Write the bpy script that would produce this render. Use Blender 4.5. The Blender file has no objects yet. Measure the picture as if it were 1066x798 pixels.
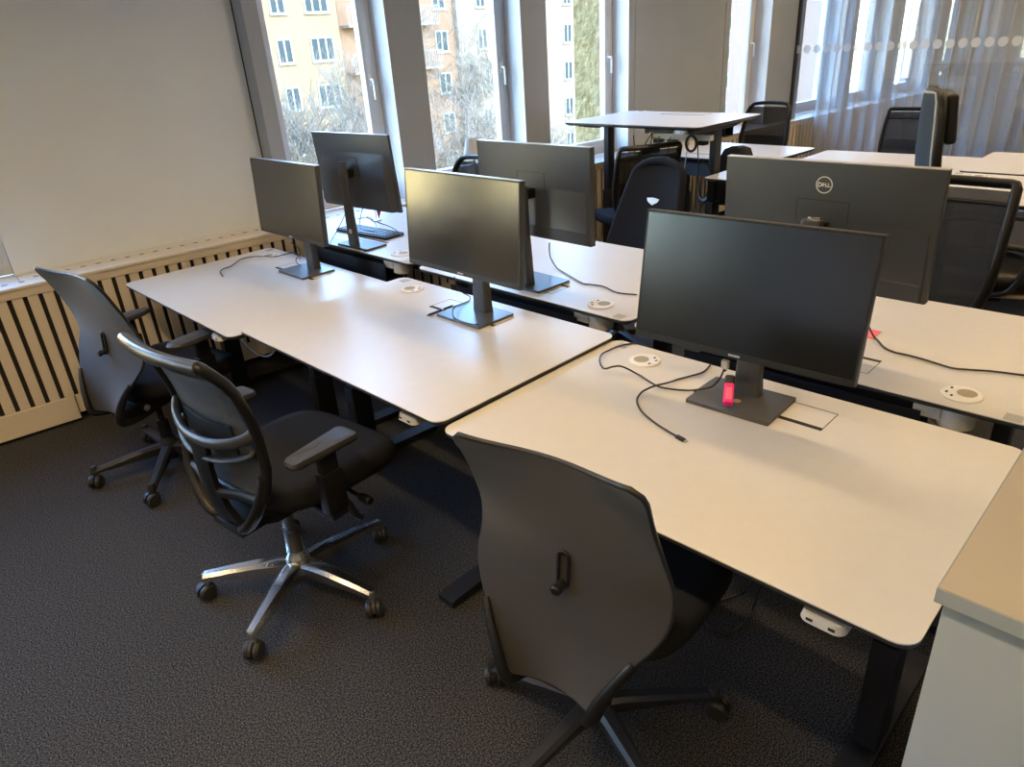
import bpy, bmesh, math, random
from mathutils import Vector, Matrix
random.seed(7)
C = bpy.context.scene.collection
PI = math.pi
R = math.radians
V = Vector

# ------------------------------------------------------------------ materials
def nt(name):
    m = bpy.data.materials.new(name); m.use_nodes = True
    t = m.node_tree
    return m, t, t.nodes['Principled BSDF']
def mat(name, col, rough=0.5, metal=0.0, spec=0.5, coat=0.0):
    m, t, b = nt(name)
    b.inputs['Base Color'].default_value = (*col, 1)
    b.inputs['Roughness'].default_value = rough
    b.inputs['Metallic'].default_value = metal
    b.inputs['Specular IOR Level'].default_value = spec
    b.inputs['Coat Weight'].default_value = coat
    return m
def noisy(name, c1, c2, scale, rough=0.6, bump=0.0, bscale=None, spec=0.5, detail=4, metal=0.0, dist=0.002, lo=.35, hi=.65):
    m, t, b = nt(name)
    N, L = t.nodes, t.links
    co = N.new('ShaderNodeTexCoord')
    n = N.new('ShaderNodeTexNoise'); n.inputs['Scale'].default_value = scale; n.inputs['Detail'].default_value = detail
    L.new(co.outputs['Object'], n.inputs['Vector'])
    r = N.new('ShaderNodeValToRGB')
    r.color_ramp.elements[0].color = (*c1, 1); r.color_ramp.elements[1].color = (*c2, 1)
    r.color_ramp.elements[0].position = lo; r.color_ramp.elements[1].position = hi
    L.new(n.outputs['Fac'], r.inputs['Fac']); L.new(r.outputs['Color'], b.inputs['Base Color'])
    b.inputs['Roughness'].default_value = rough; b.inputs['Specular IOR Level'].default_value = spec
    b.inputs['Metallic'].default_value = metal
    if bump:
        n2 = N.new('ShaderNodeTexNoise'); n2.inputs['Scale'].default_value = bscale or scale; n2.inputs['Detail'].default_value = 3
        L.new(co.outputs['Object'], n2.inputs['Vector'])
        bp = N.new('ShaderNodeBump'); bp.inputs['Strength'].default_value = bump; bp.inputs['Distance'].default_value = dist
        L.new(n2.outputs['Fac'], bp.inputs['Height']); L.new(bp.outputs['Normal'], b.inputs['Normal'])
    return m
def weave(name, col, see=0.0, scale=900, rough=0.85):
    """knitted mesh fabric: fine ribs; `see` is how much of the fabric is holes"""
    m, t, b = nt(name)
    N, L = t.nodes, t.links
    co = N.new('ShaderNodeTexCoord')
    w1 = N.new('ShaderNodeTexWave'); w1.bands_direction = 'Z'; w1.inputs['Scale'].default_value = scale/6.28
    w2 = N.new('ShaderNodeTexWave'); w2.bands_direction = 'Y'; w2.inputs['Scale'].default_value = scale/6.28
    for w in (w1, w2): L.new(co.outputs['Object'], w.inputs['Vector'])
    mx = N.new('ShaderNodeMath'); mx.operation = 'MULTIPLY'
    L.new(w1.outputs['Fac'], mx.inputs[0]); L.new(w2.outputs['Fac'], mx.inputs[1])
    r = N.new('ShaderNodeValToRGB')
    r.color_ramp.elements[0].color = (*[c*0.55 for c in col], 1); r.color_ramp.elements[1].color = (*[min(1, c*1.5) for c in col], 1)
    L.new(mx.outputs[0], r.inputs['Fac']); L.new(r.outputs['Color'], b.inputs['Base Color'])
    b.inputs['Roughness'].default_value = rough; b.inputs['Specular IOR Level'].default_value = 0.25
    b.inputs['Sheen Weight'].default_value = 0.25; b.inputs['Sheen Roughness'].default_value = 0.5
    if see:
        tr = N.new('ShaderNodeBsdfTransparent'); ms = N.new('ShaderNodeMixShader')
        ms.inputs[0].default_value = see
        out = N['Material Output']
        L.new(b.outputs[0], ms.inputs[1]); L.new(tr.outputs[0], ms.inputs[2]); L.new(ms.outputs[0], out.inputs['Surface'])
    return m
def emit(name, col, s):
    m = bpy.data.materials.new(name); m.use_nodes = True
    t = m.node_tree; t.nodes.remove(t.nodes['Principled BSDF'])
    e = t.nodes.new('ShaderNodeEmission'); e.inputs[0].default_value = (*col, 1); e.inputs[1].default_value = s
    t.links.new(e.outputs[0], t.nodes['Material Output'].inputs['Surface'])
    return m
def glass(name, tint=(1, 1, 1), refl=1.0):
    m = bpy.data.materials.new(name); m.use_nodes = True
    t = m.node_tree; t.nodes.remove(t.nodes['Principled BSDF'])
    N, L = t.nodes, t.links
    tr = N.new('ShaderNodeBsdfTransparent'); tr.inputs[0].default_value = (*tint, 1)
    gl = N.new('ShaderNodeBsdfGlossy'); gl.inputs['Roughness'].default_value = 0.0
    lw = N.new('ShaderNodeLayerWeight'); lw.inputs[0].default_value = .5
    pw = N.new('ShaderNodeMath'); pw.operation = 'POWER'; pw.inputs[1].default_value = 5
    k = N.new('ShaderNodeMath'); k.operation = 'MULTIPLY_ADD'; k.inputs[1].default_value = .8*refl; k.inputs[2].default_value = .04*refl
    ms = N.new('ShaderNodeMixShader')
    L.new(lw.outputs['Facing'], pw.inputs[0]); L.new(pw.outputs[0], k.inputs[0]); L.new(k.outputs[0], ms.inputs[0])
    L.new(tr.outputs[0], ms.inputs[1]); L.new(gl.outputs[0], ms.inputs[2])
    L.new(ms.outputs[0], N['Material Output'].inputs['Surface'])
    return m
def sheer(name, col, see):
    m = bpy.data.materials.new(name); m.use_nodes = True
    t = m.node_tree; t.nodes.remove(t.nodes['Principled BSDF'])
    N, L = t.nodes, t.links
    tr = N.new('ShaderNodeBsdfTransparent')
    tl = N.new('ShaderNodeBsdfTranslucent'); tl.inputs[0].default_value = (*col, 1)
    df = N.new('ShaderNodeBsdfDiffuse'); df.inputs[0].default_value = (*col, 1)
    m1 = N.new('ShaderNodeMixShader'); m1.inputs[0].default_value = 0.5
    m2 = N.new('ShaderNodeMixShader')
    # seen edge-on, more threads stand in the way
    lw = N.new('ShaderNodeLayerWeight'); lw.inputs[0].default_value = 0.4
    mr = N.new('ShaderNodeMapRange'); mr.inputs['To Min'].default_value = see; mr.inputs['To Max'].default_value = see*0.25
    L.new(lw.outputs['Facing'], mr.inputs['Value'])
    L.new(tl.outputs[0], m1.inputs[1]); L.new(df.outputs[0], m1.inputs[2])
    L.new(mr.outputs[0], m2.inputs[0]); L.new(m1.outputs[0], m2.inputs[1]); L.new(tr.outputs[0], m2.inputs[2])
    L.new(m2.outputs[0], N['Material Output'].inputs['Surface'])
    return m

M = dict(
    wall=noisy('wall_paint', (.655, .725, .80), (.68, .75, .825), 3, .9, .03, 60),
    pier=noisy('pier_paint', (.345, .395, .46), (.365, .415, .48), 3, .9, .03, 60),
    ceil=mat('ceiling_paint', (.80, .80, .79), .95),
    carpet=noisy('carpet_pile', (.013, .0133, .0142), (.125, .127, .131), 215, 1.0, .0, 250, .1, 6, lo=.42, hi=.72),
    cover=noisy('cover_enamel', (.66, .585, .48), (.69, .61, .505), 2, .5),
    covertop=noisy('cover_top_enamel', (.70, .66, .60), (.73, .69, .63), 2, .42),
    dark=mat('dark_gap', (.02, .018, .016), .9),
    frame=mat('window_enamel', (.62, .64, .66), .35),
    glass=glass('window_glass'),
    partition=glass('partition_glass', (.97, .98, .98), 1.5),
    lam=noisy('desk_laminate', (.60, .59, .565), (.615, .605, .58), 25, .36, .02, 400),
    edge=mat('desk_edge', (.018, .018, .02), .5),
    steel=mat('black_steel', (.0085, .0095, .0135), .48),
    tray=mat('tray_steel', (.010, .013, .022), .5),
    white=mat('white_plastic', (.78, .77, .74), .4),
    switch=mat('switch_plastic', (.50, .50, .50), .4),
    beige=mat('socket_pit', (.33, .29, .2), .6),
    grey=mat('grey_sticker', (.38, .38, .38), .6),
    screen=mat('screen_panel', (.003, .0032, .0035), .20, 0, 1.0),
    mback=noisy('monitor_shell', (.043, .050, .061), (.050, .057, .069), 300, .42, .05, 900),
    bezel=mat('monitor_bezel', (.012, .012, .012), .35),
    handle=mat('handle_metal', (.75, .75, .75), .35, .3),
    silver=mat('silver_trim', (.55, .56, .57), .32, .85),
    stand=mat('stand_grey', (.12, .125, .135), .34, .6),
    column=mat('stand_column_grey', (.075, .078, .086), .36, .5),
    stand_d=mat('stand_dark_grey', (.085, .083, .08), .45, .3),
    plastic=mat('black_plastic', (.009, .0095, .011), .38, 0, .35),
    plastic3=mat('grey_black_plastic', (.05, .053, .06), .3),
    plastic2=mat('charcoal_plastic', (.020, .0215, .026), .42, 0, .4),
    pad=noisy('armrest_rubber', (.03, .03, .032), (.04, .04, .042), 120, .5, .05, 300),
    fabric=noisy('seat_fabric', (.009, .0095, .012), (.017, .018, .022), 500, .95, .3, 900, .2),
    meshA=weave('knit_back', (.033, .032, .033), .0, 950),
    meshB=weave('see_through_mesh', (.040, .047, .058), .25, 1500),
    meshC=weave('open_mesh', (.02, .021, .024), .26, 1200),
    chrome=mat('polished_aluminium', (.80, .80, .80), .24, 1.0),
    rubber=mat('caster_rubber', (.02, .02, .022), .5),
    cable=mat('cable_black', (.012, .012, .013), .45),
    cableg=mat('cable_grey', (.42, .42, .43), .5),
    pink=mat('pink_plastic', (.85, .02, .22), .4),
    postit=mat('pink_paper', (.9, .16, .25), .8),
    orange=mat('orange_sticker', (.55, .29, .07), .6),
    red=mat('red_cloth', (.6, .02, .05), .8),
    blue=mat('pen_blue', (.02, .03, .16), .35),
    cab=noisy('cabinet_lacquer', (.295, .355, .45), (.31, .37, .465), 4, .55),
    cabtop=noisy('cabinet_top', (.305, .28, .25), (.32, .295, .262), 6, .45),
    sheer=sheer('sheer_curtain', (.76, .76, .77), .50),
    dots=sheer('frosted_film', (.86, .89, .92), .45),
    lampshade=mat('lampshade_white', (.75, .8, .8), .8),
    bluefab=noisy('blue_grey_fabric', (.035, .05, .07), (.055, .075, .1), 500, .95, .3, 900, .2),
    piping=mat('pale_piping', (.42, .42, .42), .6),
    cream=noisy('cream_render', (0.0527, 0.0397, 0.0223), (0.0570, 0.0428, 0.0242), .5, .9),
    peach=noisy('shaded_peach_render', (0.0496, 0.0291, 0.0155), (0.0533, 0.0316, 0.0174), .5, .9),  # peach tone with the facade's shade put into the colour
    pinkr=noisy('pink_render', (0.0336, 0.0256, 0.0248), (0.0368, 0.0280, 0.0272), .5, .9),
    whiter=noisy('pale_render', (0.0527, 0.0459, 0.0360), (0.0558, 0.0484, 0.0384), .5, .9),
    yellow=noisy('brightened_yellow_render', (.60, .43, .17), (.63, .455, .19), .5, .9),  # brightness put into the colour, for the reflection in the middle screen
    ochre=noisy('rough_ochre_render', (0.1600, 0.1160, 0.0480), (0.2720, 0.2160, 0.1040), 14, .95, 1.0, 22, .3, 6, 0, .04),
    outglass=mat('house_window_glass', (.012, .018, .022), .4, 0, .03),
    outframe=mat('house_window_frame', (.06, .082, .08), .6),
    iron=mat('balcony_iron', (.04, .045, .05), .5),
    bark=noisy('pale_bark', (0.045, 0.041, 0.035), (0.07, 0.064, 0.055), 8, .9),
    leaf=noisy('grey_green_twigs', (0.0425, 0.0425, 0.0357), (0.0723, 0.0697, 0.0595), 3, .9),
    asphalt=noisy('courtyard_ground', (0.05, 0.05, 0.047), (0.07, 0.07, 0.065), 3, .95),
    lampbody=mat('lamp_housing', (.75, .75, .75), .5),
    diffuser=emit('lamp_diffuser', (1, .70, .365), 9),
    roomfloor=noisy('next_room_floor', (.05, .05, .052), (.09, .09, .092), 200, 1.0),
    wood=noisy('pale_wood', (.42, .33, .23), (.50, .40, .29), 8, .5),
)

M['screen'].node_tree.nodes['Principled BSDF'].inputs['IOR'].default_value = 1.62

# ------------------------------------------------------------------ mesh helper
class MB:
    def __init__(s): s.v, s.f = [], []
    def add(s, vs, fs, T=None):
        b = len(s.v)
        s.v += [tuple(T @ V(p)) if T is not None else tuple(p) for p in vs]
        s.f += [tuple(b+i for i in f) for f in fs]
        return s
    def box(s, x0, x1, y0, y1, z0, z1, bev=0.0, T=None, seg=2):
        bm = bmesh.new()
        bmesh.ops.create_cube(bm, size=1)
        for v in bm.verts:
            v.co = V(((x0+x1)/2+v.co.x*(x1-x0), (y0+y1)/2+v.co.y*(y1-y0), (z0+z1)/2+v.co.z*(z1-z0)))
        if bev:
            bmesh.ops.bevel(bm, geom=bm.edges[:], offset=bev, segments=seg, affect='EDGES', profile=.6)
        bm.verts.index_update()
        s.add([v.co for v in bm.verts], [[v.index for v in f.verts] for f in bm.faces], T); bm.free()
        return s
    def rings(s, rs, cap=True, closed=False, T=None):
        n = len(rs[0]); vs = [p for r in rs for p in r]; fs = []
        m = len(rs)
        for i in range(m if closed else m-1):
            a, b = i*n, ((i+1) % m)*n
            for j in range(n):
                k = (j+1) % n
                fs.append((a+j, a+k, b+k, b+j))
        if cap and not closed:
            fs.append(tuple(range(n-1, -1, -1))); fs.append(tuple((m-1)*n+j for j in range(n)))
        return s.add(vs, fs, T)
    def tube(s, pts, r, seg=8, closed=False, T=None, flat=1.0):
        pts = [V(p) for p in pts]; m = len(pts); rs = []
        rad = r if isinstance(r, (list, tuple)) else [r]*m
        prev = None
        for i, p in enumerate(pts):
            if closed: d = pts[(i+1) % m]-pts[i-1]
            else: d = pts[min(i+1, m-1)]-pts[max(i-1, 0)]
            if d.length < 1e-9: d = V((0, 0, 1))
            d.normalize()
            if prev is None:
                a = V((0, 0, 1)) if abs(d.z) < .9 else V((1, 0, 0))
                u = d.cross(a).normalized()
            else:
                u = (prev-d*prev.dot(d)); u = u.normalized() if u.length > 1e-6 else d.orthogonal().normalized()
            prev = u; w = d.cross(u)
            rs.append([p+u*math.cos(2*PI*k/seg)*rad[i]+w*math.sin(2*PI*k/seg)*rad[i]*flat for k in range(seg)])
        return s.rings(rs, True, closed, T)
    def lathe(s, prof, seg=24, T=None, cap=True):
        return s.rings([[V((r*math.cos(2*PI*k/seg), r*math.sin(2*PI*k/seg), z)) for k in range(seg)] for r, z in prof], cap, False, T)
    def prism(s, out, z0, z1, T=None):
        n = len(out)
        vs = [(x, y, z0) for x, y in out]+[(x, y, z1) for x, y in out]
        fs = [tuple(range(n-1, -1, -1)), tuple(range(n, 2*n))]+[(i, (i+1) % n, n+(i+1) % n, n+i) for i in range(n)]
        return s.add(vs, fs, T)
    def sheet(s, rows, th, T=None):
        """grid of points with thickness th along its own normals"""
        m, n = len(rows), len(rows[0])
        P = [[V(p) for p in r] for r in rows]
        def nor(i, j):
            a = P[min(i+1, m-1)][j]-P[max(i-1, 0)][j]; b = P[i][min(j+1, n-1)]-P[i][max(j-1, 0)]
            c = a.cross(b); return c.normalized() if c.length > 1e-12 else V((1, 0, 0))
        top = [[P[i][j]+nor(i, j)*th/2 for j in range(n)] for i in range(m)]
        bot = [[P[i][j]-nor(i, j)*th/2 for j in range(n)] for i in range(m)]
        vs = [p for r in top for p in r]+[p for r in bot for p in r]; o = m*n; fs = []
        for i in range(m-1):
            for j in range(n-1):
                a = i*n+j
                fs.append((a, a+1, a+n+1, a+n)); fs.append((o+a, o+a+n, o+a+n+1, o+a+1))
        per = [(0, j) for j in range(n)]+[(i, n-1) for i in range(1, m)]+[(m-1, j) for j in range(n-2, -1, -1)]+[(i, 0) for i in range(m-2, 0, -1)]
        for k in range(len(per)):
            (i, j), (p, q) = per[k], per[(k+1) % len(per)]
            a, b = i*n+j, p*n+q
            fs.append((b, a, o+a, o+b))
        return s.add(vs, fs, T)
    def build(s, name, m, parent=None, smooth=40, world=None):
        me = bpy.data.meshes.new(name)
        me.from_pydata([tuple(p) for p in s.v], [], s.f)
        bm = bmesh.new(); bm.from_mesh(me); bmesh.ops.recalc_face_normals(bm, faces=bm.faces[:]); bm.to_mesh(me); bm.free()
        me.materials.append(m)
        if smooth:
            for p in me.polygons: p.use_smooth = True
            me.set_sharp_from_angle(angle=R(smooth))
        o = bpy.data.objects.new(name, me); C.objects.link(o)
        if parent is not None: o.parent = parent
        if world is not None: o.matrix_world = world
        return o
def tag(o, label=None, cat=None, group=None, kind=None):
    if label: o['label'] = label
    if cat: o['category'] = cat
    if group: o['group'] = group
    if kind: o['kind'] = kind
    return o
def thing(name, label, cat, loc=(0, 0, 0), yaw=0.0, group=None, base=None):
    o = bpy.data.objects.new(name, None); C.objects.link(o)
    o.empty_display_size = .1
    mm = Matrix.Translation(V(loc)) @ Matrix.Rotation(yaw, 4, 'Z')
    o.matrix_world = (base @ mm) if base is not None else mm
    return tag(o, label, cat, group)
def copy_tree(o, parent=None):
    c = o.copy(); C.objects.link(c)
    if parent is not None:
        c.parent = parent; c.matrix_parent_inverse = o.matrix_parent_inverse.copy()
    for ch in list(o.children): copy_tree(ch, c)
    return c
def place(o, loc, yaw, label=None, group=None, base=None):
    mm = Matrix.Translation(V(loc)) @ Matrix.Rotation(yaw, 4, 'Z')
    o.matrix_world = (base @ mm) if base is not None else mm
    if label: o['label'] = label
    if group: o['group'] = group
    return o
def spline(pts, n=8, closed=False):
    P = [V(p) for p in pts]; out = []; m = len(P)
    rng = range(m) if closed else range(m-1)
    for i in rng:
        if closed: a, b, c, d = P[i-1], P[i], P[(i+1) % m], P[(i+2) % m]
        else: a, b, c, d = P[max(i-1, 0)], P[i], P[i+1], P[min(i+2, m-1)]
        for k in range(n):
            t = k/n
            out.append(.5*((2*b)+(c-a)*t+(2*a-5*b+4*c-d)*t*t+(3*b-a-3*c+d)*t**3))
    if not closed: out.append(P[-1])
    return out
def rrect(x0, x1, y0, y1, r, seg=6):
    o = []
    for cx, cy, a0 in ((x1-r, y1-r, 0), (x0+r, y1-r, 90), (x0+r, y0+r, 180), (x1-r, y0+r, 270)):
        for k in range(seg+1):
            a = R(a0+90*k/seg); o.append((cx+r*math.cos(a), cy+r*math.sin(a)))
    return o
def lerp(tab, z):
    for (a, fa), (b, fb) in zip(tab, tab[1:]):
        if z <= b:
            t = (z-a)/(b-a) if b > a else 0; t = max(0, t); return fa+(fb-fa)*t
    return tab[-1][1]
RX = lambda a: Matrix.Rotation(a, 4, 'X')
RY = lambda a: Matrix.Rotation(a, 4, 'Y')
RZ = lambda a: Matrix.Rotation(a, 4, 'Z')
TR = lambda x, y, z: Matrix.Translation(V((x, y, z)))

# ------------------------------------------------------------------ camera
CAM = V((-1.0308, -4.9373, 1.6612)); FPX = 739.67
yaw, pitch, roll = R(43.686), R(25.619), R(-3.987)
fw = V((math.sin(yaw)*math.cos(pitch), math.cos(yaw)*math.cos(pitch), -math.sin(pitch)))
r0 = V((math.cos(yaw), -math.sin(yaw), 0)); u0 = r0.cross(fw)
rt = math.cos(roll)*r0+math.sin(roll)*u0; up = -math.sin(roll)*r0+math.cos(roll)*u0
cd = bpy.data.cameras.new('camera'); cam = bpy.data.objects.new('camera', cd); C.objects.link(cam)
cd.sensor_width = 36; cd.lens = FPX/1066*36; cd.clip_start = .02; cd.clip_end = 400
mw = Matrix.Identity(4)
for i in range(3):
    mw[i][0], mw[i][1], mw[i][2], mw[i][3] = rt[i], up[i], -fw[i], CAM[i]
cam.matrix_world = mw
bpy.context.scene.camera = cam
def at(px, py, z):
    """the point of height z that the photograph shows at (px, py)"""
    d = fw+rt*((px-533)/FPX)-up*((py-399)/FPX)
    return CAM+d*((z-CAM.z)/d.z)

# ------------------------------------------------------------------ the room (wall frame: u along the window wall, off into the wall)
WA = R(-5.2)
W = TR(-.511, -.903, 0) @ RZ(WA)
def st(name, mb, m, parent=None, smooth=30):
    o = mb.build(name, m, parent, smooth, None if parent is not None else W)
    if parent is None: o['kind'] = 'structure'
    return o
U0, U1, UEND, OFFN, CEIL = -8.6, 7.08, 11.5, -9.0, 2.75
st('floor', MB().box(U0-.2, UEND+.2, OFFN-.2, .26, -.12, 0), M['carpet'])
st('ceiling', MB().box(U0-.2, UEND+.2, OFFN-.2, .60, CEIL, CEIL+.2), M['ceil'])
# window wall: piers, parapet, lintel; windows at u ranges
FP = .11          # front of the narrow piers
wins = [(-7.7, -6.8), (-5.6, -4.7), (-4.3, -3.5), (-3.25, -2.45), (-2.2, -1.30), (-.87, .125), (1.60, 2.385), (2.64, 3.465), (3.705, 4.585), (5.94, 6.60), (7.20, 8.02), (8.30, 9.10), (9.40, 10.2)]  # first two are added out of view to brighten the nearest screen's reflection
OUT = .40
mbw, mbp = MB(), MB()
edges = [U0-.2]+[e for w in wins for e in w]+[UEND+.2]
for i in range(0, len(edges), 2):
    a, b = edges[i], edges[i+1]
    front = FP
    if abs(a-.125) < 1e-6: # broad panelled pier between first and second window: face set back, slim pilaster at its far end
        mbw.box(a, 1.515, .24, OUT, 0, CEIL); mbp.box(1.515, b, FP, OUT, 0, CEIL); continue
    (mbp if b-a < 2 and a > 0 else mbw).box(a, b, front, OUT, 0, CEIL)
mbw.box(U0-.2, UEND+.2, .30, OUT, 0, .74)
mbw.box(U0-.2, UEND+.2, .20, OUT, 2.45, CEIL)
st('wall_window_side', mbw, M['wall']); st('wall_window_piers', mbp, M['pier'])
# seams and slim trims of the wide pier
t = MB(); t.box(1.508, 1.5145, .2385, .2415, .76, CEIL)
st('trim_1', t, M['dark'])
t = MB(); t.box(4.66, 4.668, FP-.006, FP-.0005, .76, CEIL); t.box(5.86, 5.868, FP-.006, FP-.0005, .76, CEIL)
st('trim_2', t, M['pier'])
st('wall_left_end', MB().box(U0-.2, U0, OFFN-.2, .3, 0, CEIL), M['wall'])
st('wall_back', MB().box(U0, UEND+.2, OFFN-.2, OFFN, 0, CEIL), M['wall'])
st('wall_far_end', MB().box(UEND, UEND+.2, OFFN, .3, 0, CEIL), M['wall'])
m1 = MB()
for (a, b) in wins:
    if not (0 < b < .2): m1.box(b-.0008, b+.0004, FP-.001, .2845, .757, 2.449)
    m1.box(a-.0004, a+.0008, FP-.001 if not (1.5 < a < 0) else .24, .2845, .757, 2.449)
st('trim_3', m1, M['frame'])
# windows
for k, (a, b) in enumerate(wins):
    root = MB()
    z0, z1, f0, f1 = .757, 2.449, .285, .36
    fwid = .05
    for (x0, x1, y0, y1) in ((a+.001, a+fwid, z0, z1), (b-fwid, b-.001, z0, z1)):
        root.box(x0, x1, f0, f1, y0, y1, .004)
    root.box(a+fwid, b-fwid, f0, f1, z0, z0+.055, .004); root.box(a+fwid, b-fwid, f0, f1, z1-fwid, z1, .004)
    wo = st('window_%d' % (k+1), root, M['frame'])
    s = MB(); i = fwid-.012
    sw = .062
    s.box(a+i, a+i+sw, .272, .33, z0+.045, z1-.04, .005); s.box(b-i-sw, b-i, .272, .33, z0+.045, z1-.04, .005)
    s.box(a+i+sw, b-i-sw, .272, .33, z0+.045, z0+.115, .005); s.box(a+i+sw, b-i-sw, .272, .33, z1-.1, z1-.04, .005)
    so = st('window_sash', s, M['frame'], wo)
    st('window_pane', MB().box(a+i+sw, b-i-sw, .300, .304, z0+.115, z1-.1), M['glass'], wo)
    h = MB(); hx = b-i-sw*.5; hz = 1.50
    h.box(hx-.013, hx+.013, .264, .272, hz-.035, hz+.035, .003)
    h.tube([(hx, .27, hz), (hx, .235, hz), (hx, .228, hz-.01), (hx, .228, hz-.115)], .008, 8)
    st('window_handle', h, M['handle'], so)
# radiator cover: grille of slats, base board, pierced shelf on top
cov = thing('radiator_cover', 'cream slatted radiator cover running along the window wall', 'radiator cover', base=W)
CU0, CU1 = U0+.01, UEND-.01
nsl = int((CU1-CU0)/.0662)
m1 = MB()
u = 1.041-.0662*math.floor((1.041-CU0)/.0662)
while u < CU1-.07:
    m1.box(u+.0105, u+.0105+.0455, 0, .014, .146, .700, .002, seg=1); u += .0662
m1.build('slats', M['cover'], cov, 30)
MB().box(CU0, CU1, .016, .03, .05, .72).build('grille_backing', M['dark'], cov, 0)
m1 = MB(); m1.box(CU0, .165, -.004, .016, .018, .146, .002, seg=1); m1.box(.169, CU1, .006, .016, .045, .146, .002, seg=1)
m1.build('base_board', M['cover'], cov, 30)
MB().box(CU0, CU1, -.004, .018, .700, .742, .003).build('top_rail', M['cover'], cov, 30)
m1 = MB(); m1.box(CU0, CU1, -.012, FP, .742, .756, .003)
for i in range(0, len(edges)-1):
    if i % 2 == 1: m1.box(edges[i]+.002, edges[i+1]-.002, FP-.004, .284, .742, .756)
m1.box(.127, 1.513, FP-.004, .238, .742, .756)
nsf = len(m1.f)
uu = .487-.0716*round((.487-CU0-.1)/.0716)
while uu < CU1-.05:
    m1.lathe([(.0095, .7558), (.0095, .7566)], 12, TR(uu, .137 if .2 < uu < 1.5 else .075, 0)@Matrix.Diagonal((1.5, .75, 1, 1)))
    uu += .0716
so_ = m1.build('shelf', M['covertop'], cov, 30); so_.data.materials.append(M['dark'])
for p_ in so_.data.polygons[nsf:]: p_.material_index = 1
# glass partition and sheer curtains of the next room
gp = thing('glass_partition', 'full-height clear glass partition with a row of frosted dots at the far end of the office', 'partition', base=W)
for k in range(5):
    y1 = .108-k*1.8; y0 = max(y1-1.795, OFFN+.02)
    MB().box(U1-.006, U1+.006, y0, y1, .03, CEIL-.03).build('glass_pane', M['partition'], gp, 0)
m1 = MB(); m1.box(U1-.02, U1+.02, OFFN+.01, .108, 0.001, .03); m1.box(U1-.02, U1+.02, OFFN+.01, .108, CEIL-.03, CEIL-.001); m1.box(U1-.02, U1+.02, .0885, .1085, .757, CEIL-.03)
m1.build('channel', M['plastic2'], gp, 0)
m1 = MB()
for k in range(75):
    m1.lathe([(.038, -.0002), (.038, .0002)], 20, TR(U1-.0068, .081-k*.1005, 1.412)@RY(PI/2))
m1.build('frosted_dot', M['dots'], gp, 0)['kind'] = 'stuff'
def curtain(name, y0, y1, label, seed):
    rnd = random.Random(seed); rows = []
    n = int((y1-y0)/.012)
    ph = [rnd.uniform(0, 6) for _ in range(4)]
    for zz in (.02, .9, 1.8, 2.70):
        row = []
        for i in range(n+1):
            y = y0+(y1-y0)*i/n
            a = .046*math.sin(y*2*PI/.135+1.3*math.sin(y*3.1+ph[0])+ph[1])+.02*math.sin(y*2*PI/.083+ph[2]+zz*.2)+.012*math.sin(zz*1.1+y*5)
            row.append((7.27+a, y, zz))
        rows.append(row)
    mb = MB(); vs = [p for r in rows for p in r]; m_ = n+1
    mb.add(vs, [(i*m_+j, i*m_+j+1, (i+1)*m_+j+1, (i+1)*m_+j) for i in range(3) for j in range(n)])
    o = mb.build(name, M['sheer'], None, 60, W)
    return tag(o, label, 'curtain')
curtain('sheer_curtain', -5.5, -.05, 'grey sheer curtain hanging in folds behind the glass partition', 3)
# next room: a plain table, seen dimly through the curtain
nr = thing('meeting_table', 'pale meeting table dimly visible behind the sheer curtain', 'table', (9.3, -2.6, 0), 0, base=W)
MB().box(-.6, .6, -1.3, 1.3, .71, .74, .004).build('tabletop', M['wood'], nr)
for sx in (-.5, .5):
    for sy in (-1.15, 1.15):
        MB().box(sx-.03, sx+.03, sy-.03, sy+.03, 0, .709, .004).build('leg', M['steel'], nr)

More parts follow.
